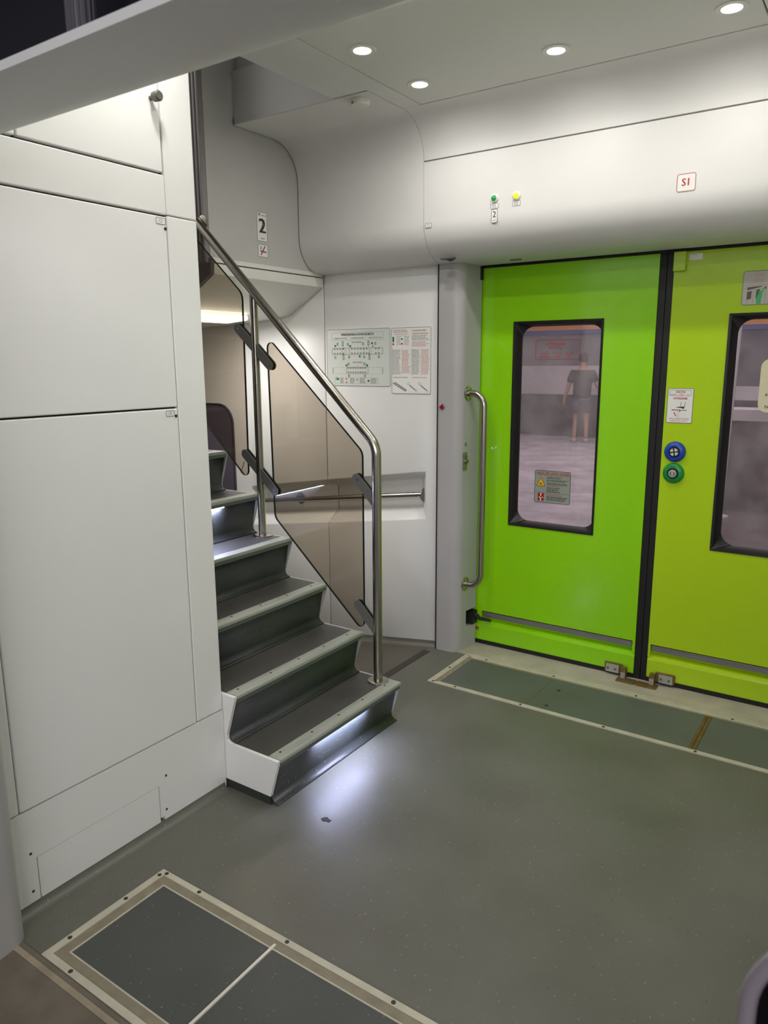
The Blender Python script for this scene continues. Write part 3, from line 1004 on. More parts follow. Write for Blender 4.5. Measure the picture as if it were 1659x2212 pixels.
def stringer(n, grow=0.0):
    up = []
    for i in range(n):
        zb = NZ(i - 1) if i else 0.0
        xt, zt = NX(i), NZ(i)
        xb = xt - 0.047
        r = 0.016
        if i == 0:
            up += [(xb + 0.008, 0.034)]
        else:
            up += [(xb + 0.024, zb + 0.0005), (xb + 0.010, zb + 0.004), (xb + 0.001, zb + 0.012), (xb + 0.001, zb + 0.030)]
        up += [(xt - 0.002 + grow, zt - 0.012), (xt - 0.001 + grow, zt + 0.0005)]
    return up


# white side cheek towards the cabinet and the long one along the passage
m = MB()
ch = [(-1.80, 0.034)] + stringer(3)[:8] + [(-1.80, 0.34)]
ch = [(-1.90, 0.034)] + stringer(2) + [(-1.90, NZ(1) + 0.002)]
m.prism(ch, frame((0, 1.620, 0), (1, 0, 0), (0, 0, 1), (0, 1, 0)), 0, 0.012)
m.build('side_cheek', CABW, t)
m = MB()
st = stringer(NSTEP)
low = [(NX(NSTEP - 1) - 0.2, NZ(NSTEP - 1)), (NX(NSTEP - 1) - 0.2, NZ(NSTEP - 1) - 0.30), (NX(0) - 0.33, 0.0 - 0.02), (NX(0) - 0.1, 0.0)]
m.prism(st + low, frame((0, YR, 0), (1, 0, 0), (0, 0, 1), (0, 1, 0)), 0, 0.010)
m.build('side_cheek', PILLAR, t)
m = MB(); m.box((-1.80, 1.624, 0.0), (-1.574, 1.632, 0.036)); m.build('base_cove', RISER, t)

# ================================================================== HANDRAIL WITH GLASS
YH = 2.322
t = thing('stair_handrail', 'stainless handrail with two smoked glass panels on the stairs', 'handrail', (-1.617, YH, 0.17))
slope = (1.848 - 1.297) / (2.345 - 1.780)
line = lambda x: 1.297 + (-1.780 - x) * slope
pts = fillet([(-2.60, YH, line(-2.60)), (-1.617, YH, line(-1.617)), (-1.617, YH, 0.172)], 0.10, 12)
m = MB(); m.tube(pts, 0.0185, 20); m.build('rail', STEEL, t, smooth='auto')
m = MB(); m.tube([(-2.232, YH, NZ(3) + 0.001), (-2.232, YH, line(-2.232) - 0.004)], 0.0165, 20); m.build('post', STEEL, t, smooth='auto')
for x, z in ((-1.617, NZ(0)), (-2.232, NZ(3))):
    m = MB(); m.lathe([(0.044, 0.0), (0.044, 0.004), (0.040, 0.006), (0.020, 0.006)], (x, YH, z), (0, 0, 1), 28); m.build('base_flange', STEEL, t, smooth='auto')
m = MB(); m.tube([(-2.50, YH, line(-2.50) + 0.005), (-2.525, YH + 0.008, line(-2.50) + 0.03), (-2.53, 2.342, line(-2.50) + 0.035)], 0.007, 10); m.build('wall_arm', STEEL, t, smooth='auto')
m = MB(); m.lathe([(0.034, 0.0), (0.034, 0.004), (0.03, 0.006)], (-2.533, 2.342, line(-2.50) + 0.04), (0, -1, 0), 24); m.build('wall_flange', STEEL, t, smooth='auto')
fg = frame((0, YH + 0.004, 0), (1, 0, 0), (0, 0, 1), (0, -1, 0))


def poly_round(pts, r):
    q = fillet([(p[0], p[1], 0) for p in pts[-1:] + pts + pts[:1]], r, 6)
    return [(p.x, p.y) for p in q][1:-1]


def poly_round_v(pts, rs):
    out = []
    n = len(pts)
    for i in range(n):
        a, b, c = pts[i - 1], pts[i], pts[(i + 1) % n]
        q = fillet([(a[0], a[1], 0), (b[0], b[1], 0), (c[0], c[1], 0)], rs[i], 6)
        out += [(p.x, p.y) for p in q[1:-1]]
    return out


g1 = poly_round_v([(-1.681, 1.108), (-1.682, 0.360), (-2.155, 0.795), (-2.165, 1.563)], [0.05, 0.022, 0.05, 0.022])
g2 = poly_round_v([(-2.293, 1.735), (-2.300, 0.935), (-2.75, 1.375), (-2.75, 2.155)], [0.06, 0.022, 0.03, 0.03])
for g in (g1, g2):
    m = MB(); m.prism(g, fg, 0, 0.008)
    gp = m.build('glass_panel', STAIRGLASS, t)
    e = MB(); e.ring(g, [(x, z) for x, z in g], fg, -0.0003, 0.0083)
    ins = []
    n = len(g)
    for i in range(n):
        a, b, c = Vector(g[i - 1]), Vector(g[i]), Vector(g[(i + 1) % n])
        d = ((b - a).normalized() + (c - b).normalized())
        d = d.normalized() if d.length else (c - b).normalized()
        ins.append((b.x + d.y * 0.0022, b.y - d.x * 0.0022))
    area = sum(g[i - 1][0] * g[i][1] - g[i][0] * g[i - 1][1] for i in range(n))
    if area > 0:
        ins = [(2 * b[0] - q[0], 2 * b[1] - q[1]) for b, q in zip(g, ins)]
    e = MB(); e.ring(g, ins, fg, -0.0003, 0.0083)
    e.build('glass_edge', BLACK, gp)


def capsule(p, q, r, n=8):
    p, q = Vector(p), Vector(q)
    d = (q - p).normalized(); nrm = Vector((-d.y, d.x))
    a0 = math.atan2(nrm.y, nrm.x)
    out = [(p.x + r * math.cos(a0 + PI * k / n), p.y + r * math.sin(a0 + PI * k / n)) for k in range(n + 1)]
    out += [(q.x + r * math.cos(a0 + PI + PI * k / n), q.y + r * math.sin(a0 + PI + PI * k / n)) for k in range(n + 1)]
    return out


for p, q, bolts in (((-2.322, 1.596), (-2.148, 1.440), ((-2.318, 1.592), (-2.152, 1.444))),
                    ((-2.310, 1.062), (-2.143, 0.912), ((-2.148, 0.917),)),
                    ((-1.708, 1.003), (-1.622, 0.918), ((-1.702, 0.997),)),
                    ((-1.708, 0.482), (-1.620, 0.390), ())):
    m = MB()
    cp = capsule(p, q, 0.0195)
    m.prism(cp, fg, 0.0095, 0.015); m.prism(cp, fg, -0.008, -0.002)
    b = m.build('bracket', STEELD, t)
    m = MB(); m.prism(capsule(p, q, 0.0175), fg, 0.0085, 0.0095); m.prism(capsule(p, q, 0.0175), fg, -0.002, -0.0005); m.build('gasket', BLACK, b)
    for bx, bz in bolts:
        s = MB(); s.lathe([(0.004, 0), (0.004, 0.0012), (0.002, 0.0015)], (bx, YH + 0.004 - 0.015, bz), (0, -1, 0), 10); s.build('bolt', STEEL, b)
t2 = thing('cable_tie', 'loose dark wire hanging from the lower left glass bracket', 'wire', (-2.32, 2.31, 0.985))
m = MB(); m.tube([(-2.312, 2.309, 1.030), (-2.316, 2.306, 1.010), (-2.326, 2.305, 0.992), (-2.331, 2.305, 0.978)], 0.0016, 6); m.build('wire', INK, t2)

# ================================================================== GRAB BARS
t = thing('grab_bar', 'slim stainless grab bar sloping in the long wall recess', 'grab bar', (-2.4, 3.17, 0.6))
bx0, bz0, bx1, bz1 = -3.05, 0.641, -1.932, 0.786
YB = 3.185
m = MB(); m.tube([(bx0, YB, bz0), (bx1, YB, bz1)], 0.0135, 16); m.build('bar', STEEL, t, smooth='auto')
m = MB(); m.lathe([(0.036, 0), (0.036, 0.004), (0.032, 0.006), (0.015, 0.007)], (bx1 + 0.012, YB, bz1), (-1, 0, 0), 26); m.build('flange', STEEL, t, smooth='auto')
m = MB(); m.tube([(-2.79, YB, 0.676), (-2.79, YB + 0.05, 0.676)], 0.012, 12); m.lathe([(0.033, 0), (0.033, 0.005), (0.02, 0.008)], (-2.79, 3.235, 0.676), (0, -1, 0), 22); m.build('support', STEEL, t, smooth='auto')

t = thing('grab_rail', 'vertical stainless grab handle on the pillar beside the left green door', 'grab handle', (-1.66, 3.19, 0.34))
YG = 3.19
m = MB(); m.tube(fillet([(-1.683, YG, 1.302), (-1.596, YG, 1.302), (-1.596, YG, 0.352), (-1.683, YG, 0.352)], 0.062, 10), 0.0155, 18); m.build('tube', STEEL, t, smooth='auto')
for z in (1.302, 0.352):
    m = MB(); m.lathe([(0.036, 0), (0.036, 0.004), (0.033, 0.007), (0.018, 0.008)], (-1.6835, YG, z), (1, 0, 0), 26)
    fl = m.build('flange', STEEL, t, smooth='auto')
    for a in (0.9, 2.9, 5.0): screw_part(-1.6765, YG + 0.026 * math.cos(a), z + 0.026 * math.sin(a), fl, (1, 0, 0), 0.004)
# foreground rail at the lower right corner
t = thing('guard_rail', 'blurred bent metal rail with dark infill at the lower right corner', 'rail', (0.02, 0.72, 0.0))
YN = 0.725
m = MB(); m.tube(fillet([(-0.0545, YN, 0.20), (-0.0545, YN, 0.9225), (0.16, YN, 0.9225)], 0.108, 12), 0.009, 20); m.build('tube', mat('rail_grey', (186, 178, 184), 0.3, 0.6), t, smooth='auto')
m = MB(); m.prism(rrect(-0.050, 0.20, 0.20, 0.918, 0.104, 8), face_y(0, YN + 0.006, 0), 0.0, 0.008); m.build('infill', mat('infill_dark', (14, 12, 14), 0.8, spec=0.08), t, bevel=0.004)

# ================================================================== LIGHTS IN THE CEILING
t = thing('downlight', 'round ceiling downlight nearest the stairs, at the left of the panel', 'downlight', (-1.592, 2.222, Z_CEIL), 'round downlights in the ceiling panel')
O = Vector((-1.592, 2.222, Z_CEIL))
m = MB(); m.lathe([(0.030, 0.0), (0.030, 0.004), (0.046, 0.003), (0.048, -0.001)], O, (0, 0, -1), 30); m.build('bezel', CREAM, t, smooth='auto')
m = MB(); m.lathe([(0.0295, 0.001), (0.0295, 0.0045), (0.024, 0.006)], O, (0, 0, -1), 28); m.build('lens', LAMP, t)
area_light('bulb', (O.x, O.y, O.z - 0.012), 0.06, DOWNLIGHT_W, (1.0, 0.972, 0.93), parent=t, spread=DOWNLIGHT_SPREAD)
d0 = t
for x, y, lab in ((-1.596, 2.597, 'round ceiling downlight at the far left corner of the panel'),
                  (-1.059, 2.598, 'round ceiling downlight in the middle, along the door side'),
                  (-0.516, 2.607, 'round ceiling downlight at the top right corner of the photo'),
                  (-0.540, 2.222, 'unseen round ceiling downlight added near the right wall for its light'),  # unseen lamp, put in for extra ceiling light
                  (-1.596, mir(2.597), 'round ceiling downlight hidden behind the lintel at the near left'),
                  (-1.059, mir(2.598), 'round ceiling downlight hidden behind the lintel in the middle'),
                  (-0.516, mir(2.607), 'round ceiling downlight hidden behind the lintel at the right')):
    copy_thing(d0, (x - O.x, y - O.y, 0), lab)

t = thing('smoke_detector', 'small round white smoke detector on the soffit above the stairs', 'smoke detector', (-1.885, 2.612, Z_CEIL))
m = MB(); m.lathe([(0.040, 0), (0.040, 0.009), (0.036, 0.020), (0.025, 0.023)], (-1.885, 2.612, Z_CEIL), (0, 0, -1), 30); m.build('housing', CREAM, t, smooth='auto')
m = MB(); m.lathe([(0.005, 0), (0.005, 0.003)], (-1.893, 2.574, Z_CEIL - 0.016), (-0.2, -1, -0.2), 10); m.build('indicator', INKG, t)

t = thing('passage_lamp', 'bright white lamp strip under the upper floor, seen through the stair glass', 'lamp', (-2.80, 2.62, 1.68))
fl_ = frame((0, 0, 0), (1, 0, 0), (0, 0, 1), (0, 1, 0))
m = MB(); m.box((-2.93, 2.37, 1.668), (-2.775, 2.85, 1.700)); m.build('housing', CREAM, t)
m = MB()
n0 = len(m.v)
secs = []
for y, g in ((2.37, 0.035), (2.385, 0.012), (2.41, 0.0), (2.81, 0.0), (2.838, 0.010), (2.856, 0.030)):
    secs.append([(-2.762 - g, y, 1.682 - g * 0.25), (-2.768 - g, y, 1.666), (-2.94, y, 1.656), (-2.94, y, 1.668)])
m.add([p for q in secs for p in q], [(a * 4 + k, a * 4 + (k + 1) % 4, a * 4 + 4 + (k + 1) % 4, a * 4 + 4 + k) for a in range(5) for k in range(4)] + [(3, 2, 1, 0), (20, 21, 22, 23)])
m.build('diffuser', TUBE, t)
area_light('tube', (-2.86, 2.62, 1.645), 0.06, PASSAGE_W, (1.0, 0.95, 0.92), shape='RECTANGLE', size_y=0.42, parent=t)

# ================================================================== SIGNS AND SMALL FITTINGS
# class 2 sign and no-smoking sign on the bulkhead
XB = X_FAR - 0.012
fr = face_x(XB, 2.670, 2.010)
s = sign('class_sign', 'white class 2 sign on the grey bulkhead', 'sign', fr, 0.068, 0.131, 0.005, PAPER, BORDER, 0.0018)
m = MB(); text(m, '2', fr, 0.036, 0.066, 0.066, 0.038, bold=0.0045); m.build('numeral', INK, s)
m = MB()
for k in range(3):
    m.prism([(0.008 + 0.005 * k, 0.113), (0.011 + 0.005 * k, 0.113), (0.015 + 0.005 * k, 0.125), (0.012 + 0.005 * k, 0.125)], fr, 0.0012, 0.0017)
m.prism([(0.014, 0.1225), (0.026, 0.1225), (0.027, 0.125), (0.015, 0.125)], fr, 0.0012, 0.0018)
m.build('emblem', INKG, s)
m = MB(); dashes(m, fr, 0.028, 0.062, 0.112, 0.119, 1, 0.5, ragged=0.0); text(m, 'classe', fr, 0.036, 0.014, 0.008, 0.026, bold=0.0004); m.build('lettering', INKG, s)
fr = face_x(XB, 2.672, 1.9395)
s = sign('no_smoking_sign', 'small white no-smoking sign below the class sign', 'sign', fr, 0.067, 0.058, 0.005, PAPER, BORDER, 0.0018)
m = MB()
m.prism(bar2((0.016, 0.026), (0.056, 0.024), 0.008), fr, 0.0012, 0.0016)
m.prism([(0.016, 0.030), (0.019, 0.030), (0.020, 0.036), (0.025, 0.041), (0.021, 0.048), (0.014, 0.050), (0.018, 0.044), (0.016, 0.038)], fr, 0.0012, 0.0016)
m.build('cigarette', INKG, s)
m = MB(); m.prism(bar2((0.018, 0.009), (0.047, 0.050), 0.006), fr, 0.0018, 0.0024); m.build('slash', INKR, s)

# safety boards on the passage wall
fr = face_y(-2.498, Y_PANEL, 1.3295)
s = sign('safety_board', 'pale safety instruction board with green coach plan on the passage wall', 'sign', fr, 0.402, 0.289, 0.010, PAPERG, BORDER, 0.002, 0.002)
m = MB(); text(m, 'ISTRUZIONI PER LA VOSTRA SICUREZZA', fr, 0.200, 0.261, 0.011, 0.205, off=0.0026, bold=0.0005)
text(m, 'CONSIGNES DE SECURITE', fr, 0.090, 0.243, 0.006, 0.086, off=0.0026); text(m, 'SICHERHEITSHINWEISE', fr, 0.200, 0.243, 0.006, 0.080, off=0.0026); text(m, 'SAFETY INSTRUCTIONS', fr, 0.312, 0.243, 0.006, 0.082, off=0.0026)
text(m, 'PIANO INFERIORE', fr, 0.194, 0.222, 0.007, 0.060, off=0.003); text(m, 'PIANO SUPERIORE', fr, 0.200, 0.121, 0.007, 0.060, off=0.003)
m.build('lettering', INK, s)
m = MB(); m.ring(rect(0.034, 0.233, 0.362, 0.272), rect(0.0352, 0.2342, 0.3608, 0.2708), fr, 0.002, 0.0025)
m.ring(rect(0.035, 0.062, 0.360, 0.096), rect(0.036, 0.063, 0.359, 0.095), fr, 0.002, 0.0025)
m.ring(rect(0.022 + 0.028, 0.012, 0.330, 0.044), rect(0.051, 0.013, 0.329, 0.043), fr, 0.002, 0.0024)
m.build('rules', INKL, s)
rnd = random.Random(3)
m = MB()
m.ring(rrect(0.034, 0.160, 0.358, 0.195, 0.008), rrect(0.036, 0.162, 0.356, 0.193, 0.007), fr, 0.002, 0.0026)
m.ring(rrect(0.126, 0.064, 0.266, 0.098, 0.004), rrect(0.1275, 0.0655, 0.2645, 0.0965, 0.003), fr, 0.002, 0.0026)
for k in range(16):
    if k in (4, 5, 12, 13): continue
    for v in (0.164, 0.186): m.prism(rect(0.046 + k * 0.0188, v, 0.056 + k * 0.0188, v + 0.006), fr, 0.002, 0.0025)
for k in range(8):
    for v in (0.068, 0.089): m.prism(rect(0.135 + k * 0.0155, v, 0.144 + k * 0.0155, v + 0.006), fr, 0.002, 0.0025)
for u in (0.100, 0.122, 0.146, 0.240, 0.272, 0.286): m.prism(rect(u, 0.161, u + 0.0015, 0.194), fr, 0.002, 0.0025)
m.prism(rect(0.038, 0.066, 0.040, 0.092), fr, 0.002, 0.0026); m.prism(rect(0.354, 0.066, 0.356, 0.092), fr, 0.002, 0.0026)
dashes(m, fr, 0.086, 0.108, 0.014, 0.042, 6, 0.5, 0.0026, rnd); dashes(m, fr, 0.150, 0.182, 0.014, 0.042, 6, 0.5, 0.0026, rnd); dashes(m, fr, 0.212, 0.252, 0.014, 0.042, 6, 0.5, 0.0026, rnd); dashes(m, fr, 0.282, 0.322, 0.014, 0.042, 6, 0.5, 0.0026, rnd)
m.build('coach_plan', INKG, s)
m = MB()
for u, v, k in ((0.050, 0.200, 0), (0.066, 0.208, 1), (0.100, 0.203, 2), (0.134, 0.206, 1), (0.148, 0.198, 0), (0.230, 0.208, 1), (0.264, 0.203, 2), (0.286, 0.210, 0), (0.306, 0.208, 1),
                (0.050, 0.140, 1), (0.104, 0.134, 2), (0.140, 0.142, 1), (0.208, 0.146, 0), (0.236, 0.142, 1), (0.270, 0.134, 2), (0.328, 0.142, 1),
                (0.122, 0.100, 0), (0.136, 0.106, 1), (0.238, 0.106, 1), (0.254, 0.100, 0), (0.138, 0.046, 1), (0.240, 0.046, 1), (0.056, 0.030, 1), (0.066, 0.030, 0), (0.262, 0.022, 0)):
    if k == 0: m.prism(rect(u, v, u + 0.011, v + 0.011), fr, 0.002, 0.0027)
    else:
        h = 0.013 if k == 1 else 0.026
        m.ring(rect(u, v, u + 0.010, v + h), rect(u + 0.0025, v + 0.0025, u + 0.0075, v + h - 0.0025), fr, 0.002, 0.0027)
m.build('exit_marks', INKGR, s)
m = MB()
for u, v in ((0.106, 0.190), (0.106, 0.160), (0.268, 0.163), (0.122, 0.034), (0.122, 0.016), (0.192, 0.030), (0.292, 0.198)): m.prism(rect(u, v, u + 0.008, v + 0.006), fr, 0.002, 0.0028)
m.build('red_marks', INKR, s)

fr = face_y(-2.088, Y_PANEL, 1.2955)
s = sign('emergency_board', 'white emergency notice with grey and pink columns right of the safety board', 'sign', fr, 0.229, 0.321, 0.008, PAPER, BORDER, 0.002, 0.002)
m = MB(); rnd = random.Random(5)
dashes(m, fr, 0.012, 0.106, 0.296, 0.312, 2, 0.55, 0.0025, rnd); dashes(m, fr, 0.120, 0.216, 0.298, 0.312, 1, 0.5, 0.0025, rnd)
dashes(m, fr, 0.120, 0.222, 0.258, 0.284, 5, 0.6, 0.0025, rnd); dashes(m, fr, 0.008, 0.058, 0.094, 0.216, 20, 0.62, 0.0025, rnd); dashes(m, fr, 0.122, 0.168, 0.094, 0.216, 20, 0.62, 0.0025, rnd)
dashes(m, fr, 0.012, 0.106, 0.076, 0.084, 1, 0.6, 0.0025, rnd); dashes(m, fr, 0.030, 0.058, 0.236, 0.282, 6, 0.45, 0.0025, rnd); dashes(m, fr, 0.074, 0.108, 0.236, 0.282, 6, 0.45, 0.0025, rnd)
for u in (0.006, 0.061, 0.114, 0.120, 0.172): m.prism(rect(u, 0.090, u + 0.0012, 0.220), fr, 0.002, 0.0024)
m.build('grey_print', INKL, s)
m = MB()
dashes(m, fr, 0.018, 0.100, 0.284, 0.294, 2, 0.5, 0.0025, rnd); dashes(m, fr, 0.122, 0.218, 0.286, 0.296, 1, 0.6, 0.0025, rnd); dashes(m, fr, 0.120, 0.222, 0.228, 0.254, 5, 0.6, 0.0025, rnd)
dashes(m, fr, 0.064, 0.110, 0.100, 0.214, 18, 0.6, 0.0025, rnd); dashes(m, fr, 0.176, 0.222, 0.094, 0.216, 20, 0.6, 0.0025, rnd); dashes(m, fr, 0.122, 0.218, 0.076, 0.084, 1, 0.6, 0.0025, rnd)
m.build('lettering_column', INKP, s)
m = MB(); m.prism(rect(0.006, 0.252, 0.016, 0.278), fr, 0.002, 0.0026); m.prism(rect(0.056, 0.262, 0.066, 0.270), fr, 0.002, 0.0026); m.build('green_marks', INKGR, s)
m = MB(); m.prism(rect(0.006, 0.238, 0.016, 0.246), fr, 0.002, 0.0026); m.prism(rect(0.056, 0.240, 0.066, 0.248), fr, 0.002, 0.0026); m.build('red_marks', INKR, s)
m = MB()
m.prism(bar2((0.008, 0.052), (0.084, 0.012), 0.004), fr, 0.002, 0.0026); m.prism(bar2((0.020, 0.056), (0.088, 0.018), 0.004), fr, 0.002, 0.0026)
for k in range(6): m.prism(bar2((0.014 + k * 0.013, 0.050 - k * 0.0068), (0.024 + k * 0.013, 0.053 - k * 0.0068), 0.0035), fr, 0.002, 0.0026)
for u in (0.106, 0.170):
    m.prism(bar2((u, 0.043), (u + 0.034, 0.019), 0.005), fr, 0.002, 0.0026)
    m.ring(disc2(u - 0.006, 0.050, 0.007, 12), disc2(u - 0.006, 0.050, 0.0058, 12), fr, 0.002, 0.0025); m.ring(disc2(u + 0.040, 0.015, 0.006, 12), disc2(u + 0.040, 0.015, 0.0048, 12), fr, 0.002, 0.0025)
m.build('tool_drawings', INKG, s)

# indicator lamps and labels on the door cover
YV = 2.966


def indicator(x, z, m_, label):
    q = thing('indicator_lamp', label, 'indicator lamp', (x, YV, z), 'indicator lamps on the door cover')
    m = MB(); m.lathe([(0.0185, 0), (0.0185, 0.003), (0.014, 0.007), (0.0125, 0.008)], (x, YV, z), (0, -1, 0), 26); m.build('bezel', CREAM, q, smooth='auto')
    m = MB(); m.lathe([(0.0115, 0.006), (0.0115, 0.009), (0.008, 0.0125), (0.003, 0.0138)], (x, YV, z), (0, -1, 0), 22); m.build('lens', m_, q, smooth='auto')


indicator(-1.455, 2.116, LGREEN, 'small round green indicator lamp on the white door cover')
indicator(-1.356, 2.113, LYELLOW, 'small round yellow lit indicator lamp on the white door cover')
for x, lab in ((-1.455, 'tiny grey-framed label under the green indicator lamp'), (-1.357, 'tiny grey-framed label under the yellow indicator lamp')):
    fr = face_y(x - 0.018, YV, 2.075)
    s = sign('lamp_label', lab, 'label', fr, 0.036, 0.021, 0.004, PAPER, BORDER, 0.0014, 0.0006, group='tiny labels under the indicator lamps')
    m = MB(); dashes(m, fr, 0.008, 0.028, 0.003, 0.018, 3, 0.6, 0.001, ragged=0.1); m.build('fine_print', INKL, s)
fr = face_y(-1.469, YV, 2.020)
s = sign('class_label', 'small rounded class 2 label below the green indicator lamp', 'label', fr, 0.029, 0.0535, 0.007, PAPER, BORDER, 0.0016, 0.0006)
m = MB(); text(m, '2', fr, 0.0145, 0.032, 0.025, 0.0125, off=0.0012, bold=0.0006); text(m, 'classe', fr, 0.0145, 0.010, 0.0045, 0.016, off=0.0012); m.build('lettering', INK, s)
code_label('C12', face_y(-1.791, YV, 2.032), 0.032, 0.020, 'tiny label C12 at the left end of the door cover', 0.013, 0.010)
fr = face_y(-0.728, YV, 2.048)
s = sign('code_sticker', 'square white sticker S1 with thin red border on the door cover', 'sticker', fr, 0.066, 0.062, 0.009, PAPER, mat('sticker_red_line', (190, 130, 130), 0.5), 0.0028, 0.0006)
m = MB(); text(m, 'S1', fr, 0.033, 0.031, 0.026, 0.024, off=0.0012, bold=0.0008); m.build('lettering', INKR, s)

# fittings on the pillar
t = thing('alarm_button', 'small round red button on the grey pillar', 'button', (-1.783, 3.118, 1.24))
m = MB(); m.lathe([(0.0155, 0), (0.0155, 0.003), (0.012, 0.0045)], (-1.783, 3.118, 1.240), (0, -1, 0), 22); m.build('rim', ALU, t, smooth='auto')
m = MB(); m.lathe([(0.0105, 0.003), (0.0105, 0.007), (0.006, 0.009)], (-1.783, 3.118, 1.240), (0, -1, 0), 18); m.build('cap', LRED, t, smooth='auto')
fr = frame((-1.6835, 3.150, 0.932), (0, 1, 0), (0, 0, 1), (1, 0, 0))
t = thing('key_switch', 'metal key switch plate on the grey pillar beside the green door', 'key switch', (-1.683, 3.17, 0.93))
m = MB(); m.prism(rrect(0, 0, 0.052, 0.088, 0.004), fr, 0, 0.003); m.build('plate', mat('switch_plate', (150, 152, 138), 0.35, 0.7), t)
m = MB(); m.lathe([(0.014, 0.003), (0.014, 0.012), (0.010, 0.014)], fr[0] + fr[1] * 0.024 + fr[2] * 0.044, (1, 0, 0), 20); m.build('cylinder', STEEL, t, smooth='auto')
m = MB(); m.lathe([(0.005, 0.0142), (0.005, 0.0148)], fr[0] + fr[1] * 0.024 + fr[2] * 0.044, (1, 0, 0), 12); m.build('keyhole', INK, t)
m = MB(); m.ring([(0.026 + 0.017 * math.cos(a), 0.058 + 0.014 * math.sin(a)) for a in [math.radians(20 + 14 * k) for k in range(11)]], [(0.026 + 0.014 * math.cos(a), 0.058 + 0.011 * math.sin(a)) for a in [math.radians(20 + 14 * k) for k in range(11)]], fr, 0.003, 0.0034); m.build('arc_mark', INK, t)
m = MB(); m.lathe([(0.010, 0), (0.010, 0.002), (0.006, 0.003)], (-1.6835, 3.176, 1.058), (1, 0, 0), 18)
m.build('screw_cap', STEEL, t, smooth='auto')
m = MB(); m.box((-1.745, 3.02, 1.901), (-1.68, 3.05, 1.908)); m.tube([(-1.725, 3.03, 1.905), (-1.70, 3.035, 1.895), (-1.685, 3.04, 1.90)], 0.005, 8)
tag(m.build('cover_clip', HOSE), 'small dark clip under the door cover above the grey pillar', 'clip')
m = MB(); m.box((-1.47, 3.16, 1.890), (-1.42, 3.18, 1.896))
tag(m.build('cover_latch', INKG), 'small latch under the door cover above the left green door', 'latch')

# stickers on the left door window
YW = Y_DOOR + 0.031
fr = face_y(-1.405, YW, 1.459)
s = thing('exit_sticker', 'clear window sticker with red lettering ATTENZIONE USCITA', 'sticker', (-1.30, YW, 1.459))
m = MB(); m.ring(rrect(0, 0, 0.214, 0.089, 0.010), rrect(0.002, 0.002, 0.212, 0.087, 0.008), fr, 0.0, 0.0006); m.build('border', INKR, s)
m = MB()
text(m, 'A T T E N Z I O N E', fr, 0.098, 0.069, 0.011, 0.092, off=0.0005, bold=0.0004); text(m, 'U S C I T A', fr, 0.096, 0.053, 0.013, 0.060, off=0.0005, bold=0.0005)
text(m, 'VORSICHT', fr, 0.047, 0.0265, 0.006, 0.040, off=0.0005); text(m, 'ATTENTION', fr, 0.106, 0.0265, 0.006, 0.044, off=0.0005); text(m, 'BEWARE', fr, 0.162, 0.0265, 0.006, 0.034, off=0.0005)
text(m, 'AUSGANG', fr, 0.045, 0.0125, 0.008, 0.048, off=0.0005); text(m, 'SORTIE', fr, 0.106, 0.0125, 0.008, 0.034, off=0.0005); text(m, 'EXIT', fr, 0.162, 0.0125, 0.008, 0.022, off=0.0005)
m.build('lettering', INKR, s)
fr = face_y(-1.386, YW, 0.781)
s = sign('warning_sticker', 'grey exit warning sticker with yellow triangle low on the left door window', 'sticker', fr, 0.179, 0.157, 0.009, STICKG, INK, 0.002, 0.0008)
m = MB(); text(m, 'USCITA - EXIT - SORTIE - AUSGANG', fr, 0.092, 0.1445, 0.009, 0.160, off=0.0012, bold=0.0005)
rnd = random.Random(8)
dashes(m, fr, 0.020, 0.172, 0.1320, 0.1370, 1, 0.5, 0.0011, rnd, 0.0); dashes(m, fr, 0.062, 0.130, 0.080, 0.086, 1, 0.5, 0.0011, rnd); dashes(m, fr, 0.062, 0.165, 0.036, 0.042, 1, 0.5, 0.0011, rnd)
m.build('red_lettering', INKR, s)
m = MB()
for v0, v1, n, u1 in ((0.118, 0.128, 2, 0.150), (0.104, 0.115, 2, 0.172), (0.088, 0.100, 2, 0.168), (0.052, 0.078, 3, 0.135), (0.012, 0.034, 3, 0.172)): dashes(m, fr, 0.062, u1, v0, v1, n, 0.5, 0.0011, rnd)
m.prism(rect(0.003, 0.048, 0.176, 0.0492), fr, 0.0008, 0.0011); m.prism(rect(0.004, 0.1385, 0.175, 0.1393), fr, 0.0008, 0.0011)
m.build('fine_print', INK, s)
m = MB(); m.prism([(0.008, 0.080), (0.056, 0.080), (0.032, 0.124)], fr, 0.0008, 0.0011); m.build('triangle_border', ORANGEB, s)
m = MB(); m.prism([(0.013, 0.083), (0.051, 0.083), (0.032, 0.118)], fr, 0.0011, 0.0014); m.build('triangle', YELLOWS, s)
m = MB(); m.prism(bar2((0.024, 0.092), (0.030, 0.089), 0.003), fr, 0.0014, 0.0017); m.prism(bar2((0.029, 0.089), (0.033, 0.098), 0.0035), fr, 0.0014, 0.0017); m.prism(bar2((0.030, 0.089), (0.042, 0.090), 0.0028), fr, 0.0014, 0.0017); m.prism(disc2(0.022, 0.094, 0.002, 10), fr, 0.0014, 0.0017); m.build('pictogram', INK, s)
m = MB(); m.prism(rrect(0.018, 0.008, 0.049, 0.046, 0.004), fr, 0.0008, 0.0012); m.build('red_panel', REDS, s)
m = MB(); m.prism([(0.031, 0.008), (0.036, 0.008), (0.036, 0.022), (0.034, 0.026), (0.037, 0.046), (0.031, 0.046), (0.031, 0.030), (0.030, 0.024)], fr, 0.0012, 0.0016)
